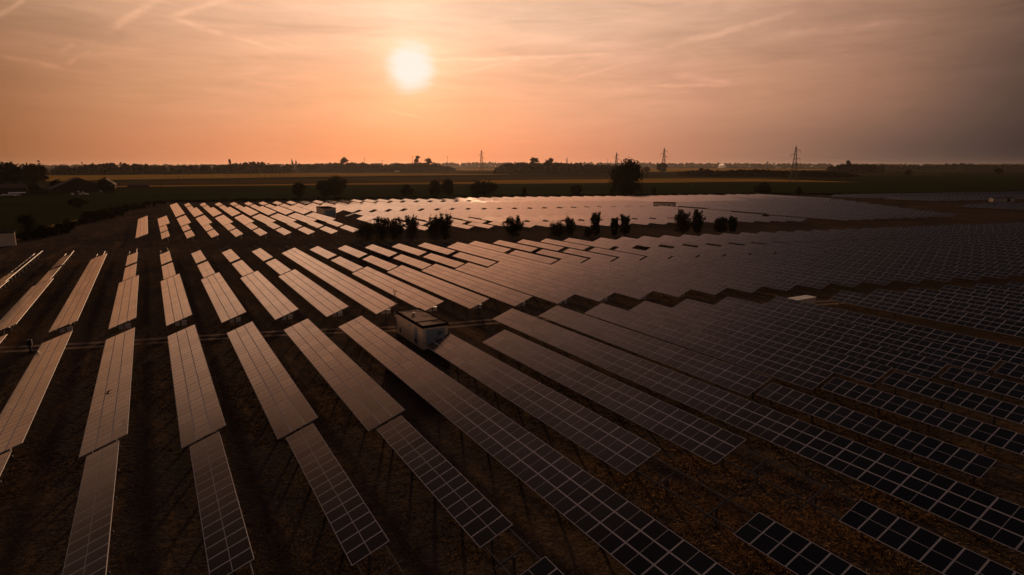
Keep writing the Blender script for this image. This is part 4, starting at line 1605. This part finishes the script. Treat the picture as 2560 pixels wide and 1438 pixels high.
pylon(1983, 456, 368, 'nearest lattice pylon with three side arms on the right')
pylon(1658, 434, 372, 'middle-sized lattice pylon above the round tree')
pylon(1540, 429, 383, 'small lattice pylon left of the giant tree')
pylon(1204, 429, 377, 'tall faint lattice pylon right of the sun, far away', thick=0.7)
for i, (x, yt, lab) in enumerate([(1032, 391, 'thin mast left of the tall pointed tree'), (1119, 391, 'thin mast between the town and the faint pylon'), (912, 395, 'thin mast above the middle wood, left one'), (957, 400, 'short thin mast left of the truck'),
                                  (207, 405, 'short thick mast above the left wood'), (1519, 398, 'thin mast left of the small pylon'), (2388, 409, 'small mast on the far right horizon'), (1918, 404, 'blocky water tower on the right horizon')]):
    p = at(x, 424)
    k = (p.x * math.sin(YAW) + p.y * math.cos(YAW)) / FPX
    mb = MB()
    hh = (424 - yt) * k
    w = (0.45 if i not in (4, 7) else 1.4) * k
    mb.tube([(0, 0, -1), (0, 0, hh * 0.8), (0, 0, hh)], [w, w * 0.7, w * 0.4], 5)
    mb.tube([(0, 0, hh * 0.86), (0, 0, hh * 0.93)], [w * 1.6, w * 1.6], 6)
    tag(mb.build('mast', M['lattice'], None, p), lab, 'mast')

# sagging wires from the nearest pylon to the next ones
def wire(a, b, sag, label):
    mb = MB()
    pts = []
    for i in range(25):
        f = i / 24
        p = Vector(a).lerp(Vector(b), f)
        pts.append((p.x, p.y, p.z - sag * 4 * f * (1 - f)))
    mb.tube(pts, [0.06] * 25, 4)
    tag(mb.build('power_line_wire', M['lattice']), label, 'wire', 'wires of the lattice pylon line')


P0, P1, P2 = at(1983, 456), at(1658, 434), at(2900, 456)
for h, side, nm in ((32.0, 5.0, 'upper'), (27.5, -5.0, 'middle'), (24.0, 5.0, 'lower')):
    q = Vector((side * math.cos(-0.9), side * math.sin(-0.9), 0))
    wire(P0 + q + Vector((0, 0, h)), P2 + q + Vector((0, 0, h)), 9.0, '%s sagging wire running right from the nearest pylon' % nm)
    wire(P0 + q + Vector((0, 0, h)), P1 + q + Vector((0, 0, h * 1.2)), 11.0, '%s sagging wire running left from the nearest pylon' % nm)

# poles of the field power line
PG = 'wooden poles of the field power line'
for i, (x, yb, yt) in enumerate([(401, 467, 454), (481, 469, 455), (534, 466.5, 454), (573, 465, 453), (447.5, 449, 437), (531, 448, 440), (566, 448, 435), (571, 448, 439), (600.6, 447.5, 435), (627, 445, 429), (647.5, 446, 433), (662.5, 448, 433), (677.5, 446, 431.5),
                                 (689, 446, 433), (699, 445, 433), (710, 444, 434), (720.6, 439.5, 434), (727, 439.5, 434)]):
    p = at(x, yb)
    k = (p.x * math.sin(YAW) + p.y * math.cos(YAW)) / FPX
    h = (yb - yt) * k
    mb = MB()
    mb.tube([(0, 0, -0.3), (0, 0, h)], [0.32 * k + 0.06, 0.22 * k + 0.05], 6)
    mb.box((-1.1, -0.07, h * 0.93), (1.1, 0.07, h * 0.93 + 0.16))
    n = '%s pole from the left of the %s power line crossing the fields' % (ordinal(i + 1 if i < 4 else i - 3), 'nearer' if i < 4 else 'farther')
    o = mb.build('utility_pole', M['bark'], None, p)
    o.rotation_euler.z = -0.9
    tag(o, n, 'pole', PG)

# ------------------------------------------------------------------ small things among the panels
def bird():
    p = at(268, 985, 2.6)
    o = thing('bird', 'dark bird gliding low over the left panels', 'bird', p, 0.9)
    o.scale = (0.62, 0.62, 0.62)
    mb = MB()
    mb.tube([(0, -0.30, 0), (0, -0.15, 0.02), (0, 0.05, 0.03), (0, 0.22, 0.02), (0, 0.32, 0.0)], [0.01, 0.06, 0.085, 0.055, 0.015], 8)
    for s in (-1, 1):
        a = [(0.05 * s, 0.12, 0.03), (0.35 * s, 0.22, 0.20), (0.80 * s, 0.02, 0.34), (0.34 * s, -0.04, 0.19), (0.05 * s, -0.10, 0.02)]
        for z in (0, 0.018):
            n = len(mb.v)
            mb.v += [(x, y, zz + z) for x, y, zz in a]
            mb.f += [(n, n + 1, n + 3, n + 4), (n + 1, n + 2, n + 3)]
            mb.m += [0, 0]
    mb.quad((-0.03, -0.28, 0), (0.03, -0.28, 0), (0.1, -0.46, 0), (-0.1, -0.46, 0))
    mb.build('body', M['dark'], o)


bird()


def inverter(x, y, label, group):
    o = thing('inverter_post', label, 'inverter', (x, y, 0), 0, group)
    mb = MB()
    for sx in (-0.35, 0.35):
        mb.box((sx - 0.03, -0.03, -0.2), (sx + 0.03, 0.03, 1.05))
    mb.build('stand', M['steel'], o)
    for sx in (-0.36, 0.36):
        mb = MB()
        mb.box((sx - 0.26, -0.16, 0.45), (sx + 0.26, -0.031, 1.0))
        mb.build('inverter_box', M['alu'], o)


for r in range(-5, 9):
    inverter(G0 + RP * r + 1.6, 77.6 - 1.62 * r + 1.0, 'two small pale inverter boxes under the table end, %s' % row_name(r).replace("the cabin's own row", 'row straight behind cabin'), 'inverter boxes under the panels')
# dark cabinet on a post at the track, left edge
q = at(77, 880)
o = thing('control_cabinet', 'dark cabinet on a thick post by the gravel track at left', 'cabinet', q)
mb = MB()
mb.box((-0.10, -0.10, -0.2), (0.10, 0.10, 0.7))
mb.build('post', M['dark'], o)
mb = MB()
mb.box((-0.22, -0.16, 0.702), (0.22, 0.16, 1.35))
mb.build('box', M['dark'], o)

# ------------------------------------------------------------------ dry grass standing between the tables
def grass():
    import numpy as np
    rng = np.random.default_rng(5)
    def patch(n, vmin, vmax, height, width, box=None):
        # points spread so that their density on the picture is even
        v = vmin * (vmax / vmin) ** rng.random(n)
        a = rng.uniform(R(-42 + 29.9), R(42 + 29.9), n)
        x, y = np.sin(a) * v, np.cos(a) * v
        if box:
            x, y = rng.uniform(box[0], box[1], n), rng.uniform(box[2], box[3], n)
        big = np.sin(x * 0.31 + 1.3 * np.sin(y * 0.11)) + np.sin(y * 0.23 + 2.1 * np.sin(x * 0.17)) + 0.8 * np.sin(x * 1.1 + y * 0.7)
        big = big + 0.7 * np.sin(y * 2.3 + np.sin(x * 0.9) * 2) + 0.6 * np.sin(x * 3.1 + np.sin(y * 0.5) * 3)
        prob = np.clip(0.22 + 0.20 * big, 0.03, 0.9) if not box else np.zeros(n)
        straw = 1.1 * np.exp(-((x - 30) / 6.0) ** 2 - ((y - 21.5) / 6.0) ** 2) * np.clip(0.55 + 0.30 * big, 0.04, 1)       # extra straw round the bare rails, where a sun patch is imitated
        keep = rng.random(n) < np.maximum(prob, straw)
        tl = 79.6 - 0.297 * (x + 2.6)
        tl -= np.where((x > 16) & (x < 40), 0.9 * np.exp(-((x - 28) / 7) ** 2), 0)
        dy = np.abs(np.abs(y - tl) - 0.95)
        keep &= dy > 0.5
        keep &= ~((x > 23.7) & (x < 27.1) & (y > 60.5) & (y < 69.3))
        keep &= ~((x < -2) & (y > 150 + (x + 30) * 2.0))
        x, y = x[keep], y[keep]
        m = len(x)
        B = 3
        base = np.stack([np.repeat(x, B) + rng.normal(0, 0.10, m * B), np.repeat(y, B) + rng.normal(0, 0.10, m * B), np.full(m * B, -0.04)], 1)
        h = height * rng.uniform(0.45, 1.15, m * B)
        an = rng.uniform(0, 2 * np.pi, m * B)
        d = np.stack([np.cos(an), np.sin(an), np.zeros(m * B)], 1)
        w = width * rng.uniform(0.6, 1.3, m * B)
        la = rng.uniform(0, 2 * np.pi, m * B)
        ll = h * rng.uniform(0.5, 1.7, m * B)
        lean = np.stack([np.cos(la) * ll, np.sin(la) * ll, h * rng.uniform(0.25, 0.8, m * B)], 1)
        vs = np.stack([base - d * w[:, None], base + d * w[:, None], base + lean], 1).reshape(-1, 3)
        return vs
    def tufts(vs, name, label, c1, c2, mname):
        nt = len(vs) // 3
        me = bpy.data.meshes.new(name)
        me.vertices.add(nt * 3)
        me.vertices.foreach_set('co', vs.astype(np.float32).ravel())
        me.loops.add(nt * 3)
        me.loops.foreach_set('vertex_index', np.arange(nt * 3, dtype=np.int32))
        me.polygons.add(nt)
        me.polygons.foreach_set('loop_start', np.arange(0, nt * 3, 3, dtype=np.int32))
        me.update(calc_edges=True)
        me.materials.append(leaf_mat(mname, c1, c2))
        tag(link(name, me), label, 'grass', None, 'stuff')
    vs = np.concatenate([patch(110000, 12, 60, 0.15, 0.028), patch(100000, 45, 130, 0.18, 0.05), patch(30000, 110, 190, 0.24, 0.10)])
    tufts(vs, 'dry_grass_tufts', 'dry brown grass standing between the panel rows', (0.06, 0.044, 0.032), (0.22, 0.145, 0.085), 'dry_grass_blades')
    tufts(patch(80000, 12, 60, 0.22, 0.034, (21, 41, 10, 34)), 'sun_patch_straw', 'straw under the bare rails at lower right, its paler colour imitating a sun patch', (0.12, 0.078, 0.047), (0.46, 0.29, 0.165), 'sun_patch_blades')  # sun patch painted into the straw: blades paler than the other tufts


grass()

# ------------------------------------------------------------------ haze over the plain
HAZE = 0.000015
if HAZE:
    mb = MB()
    mb.box((-16500, -16500, -1.06), (16500, 16500, 95))
    m = bpy.data.materials.new('haze_air')
    m.use_nodes = True
    m.node_tree.nodes.clear()
    t = NT(m.node_tree)
    vol = t.n('ShaderNodeVolumePrincipled')
    vol.inputs['Color'].default_value = (0.9, 0.8, 0.74, 1)
    vol.inputs['Density'].default_value = HAZE
    vol.inputs['Anisotropy'].default_value = 0.55
    out = t.n('ShaderNodeOutputMaterial')
    t.link(vol.outputs[0], out.inputs['Volume'])
    tag(mb.build('haze', m), 'thin warm evening haze over the plain', 'haze', None, 'stuff')
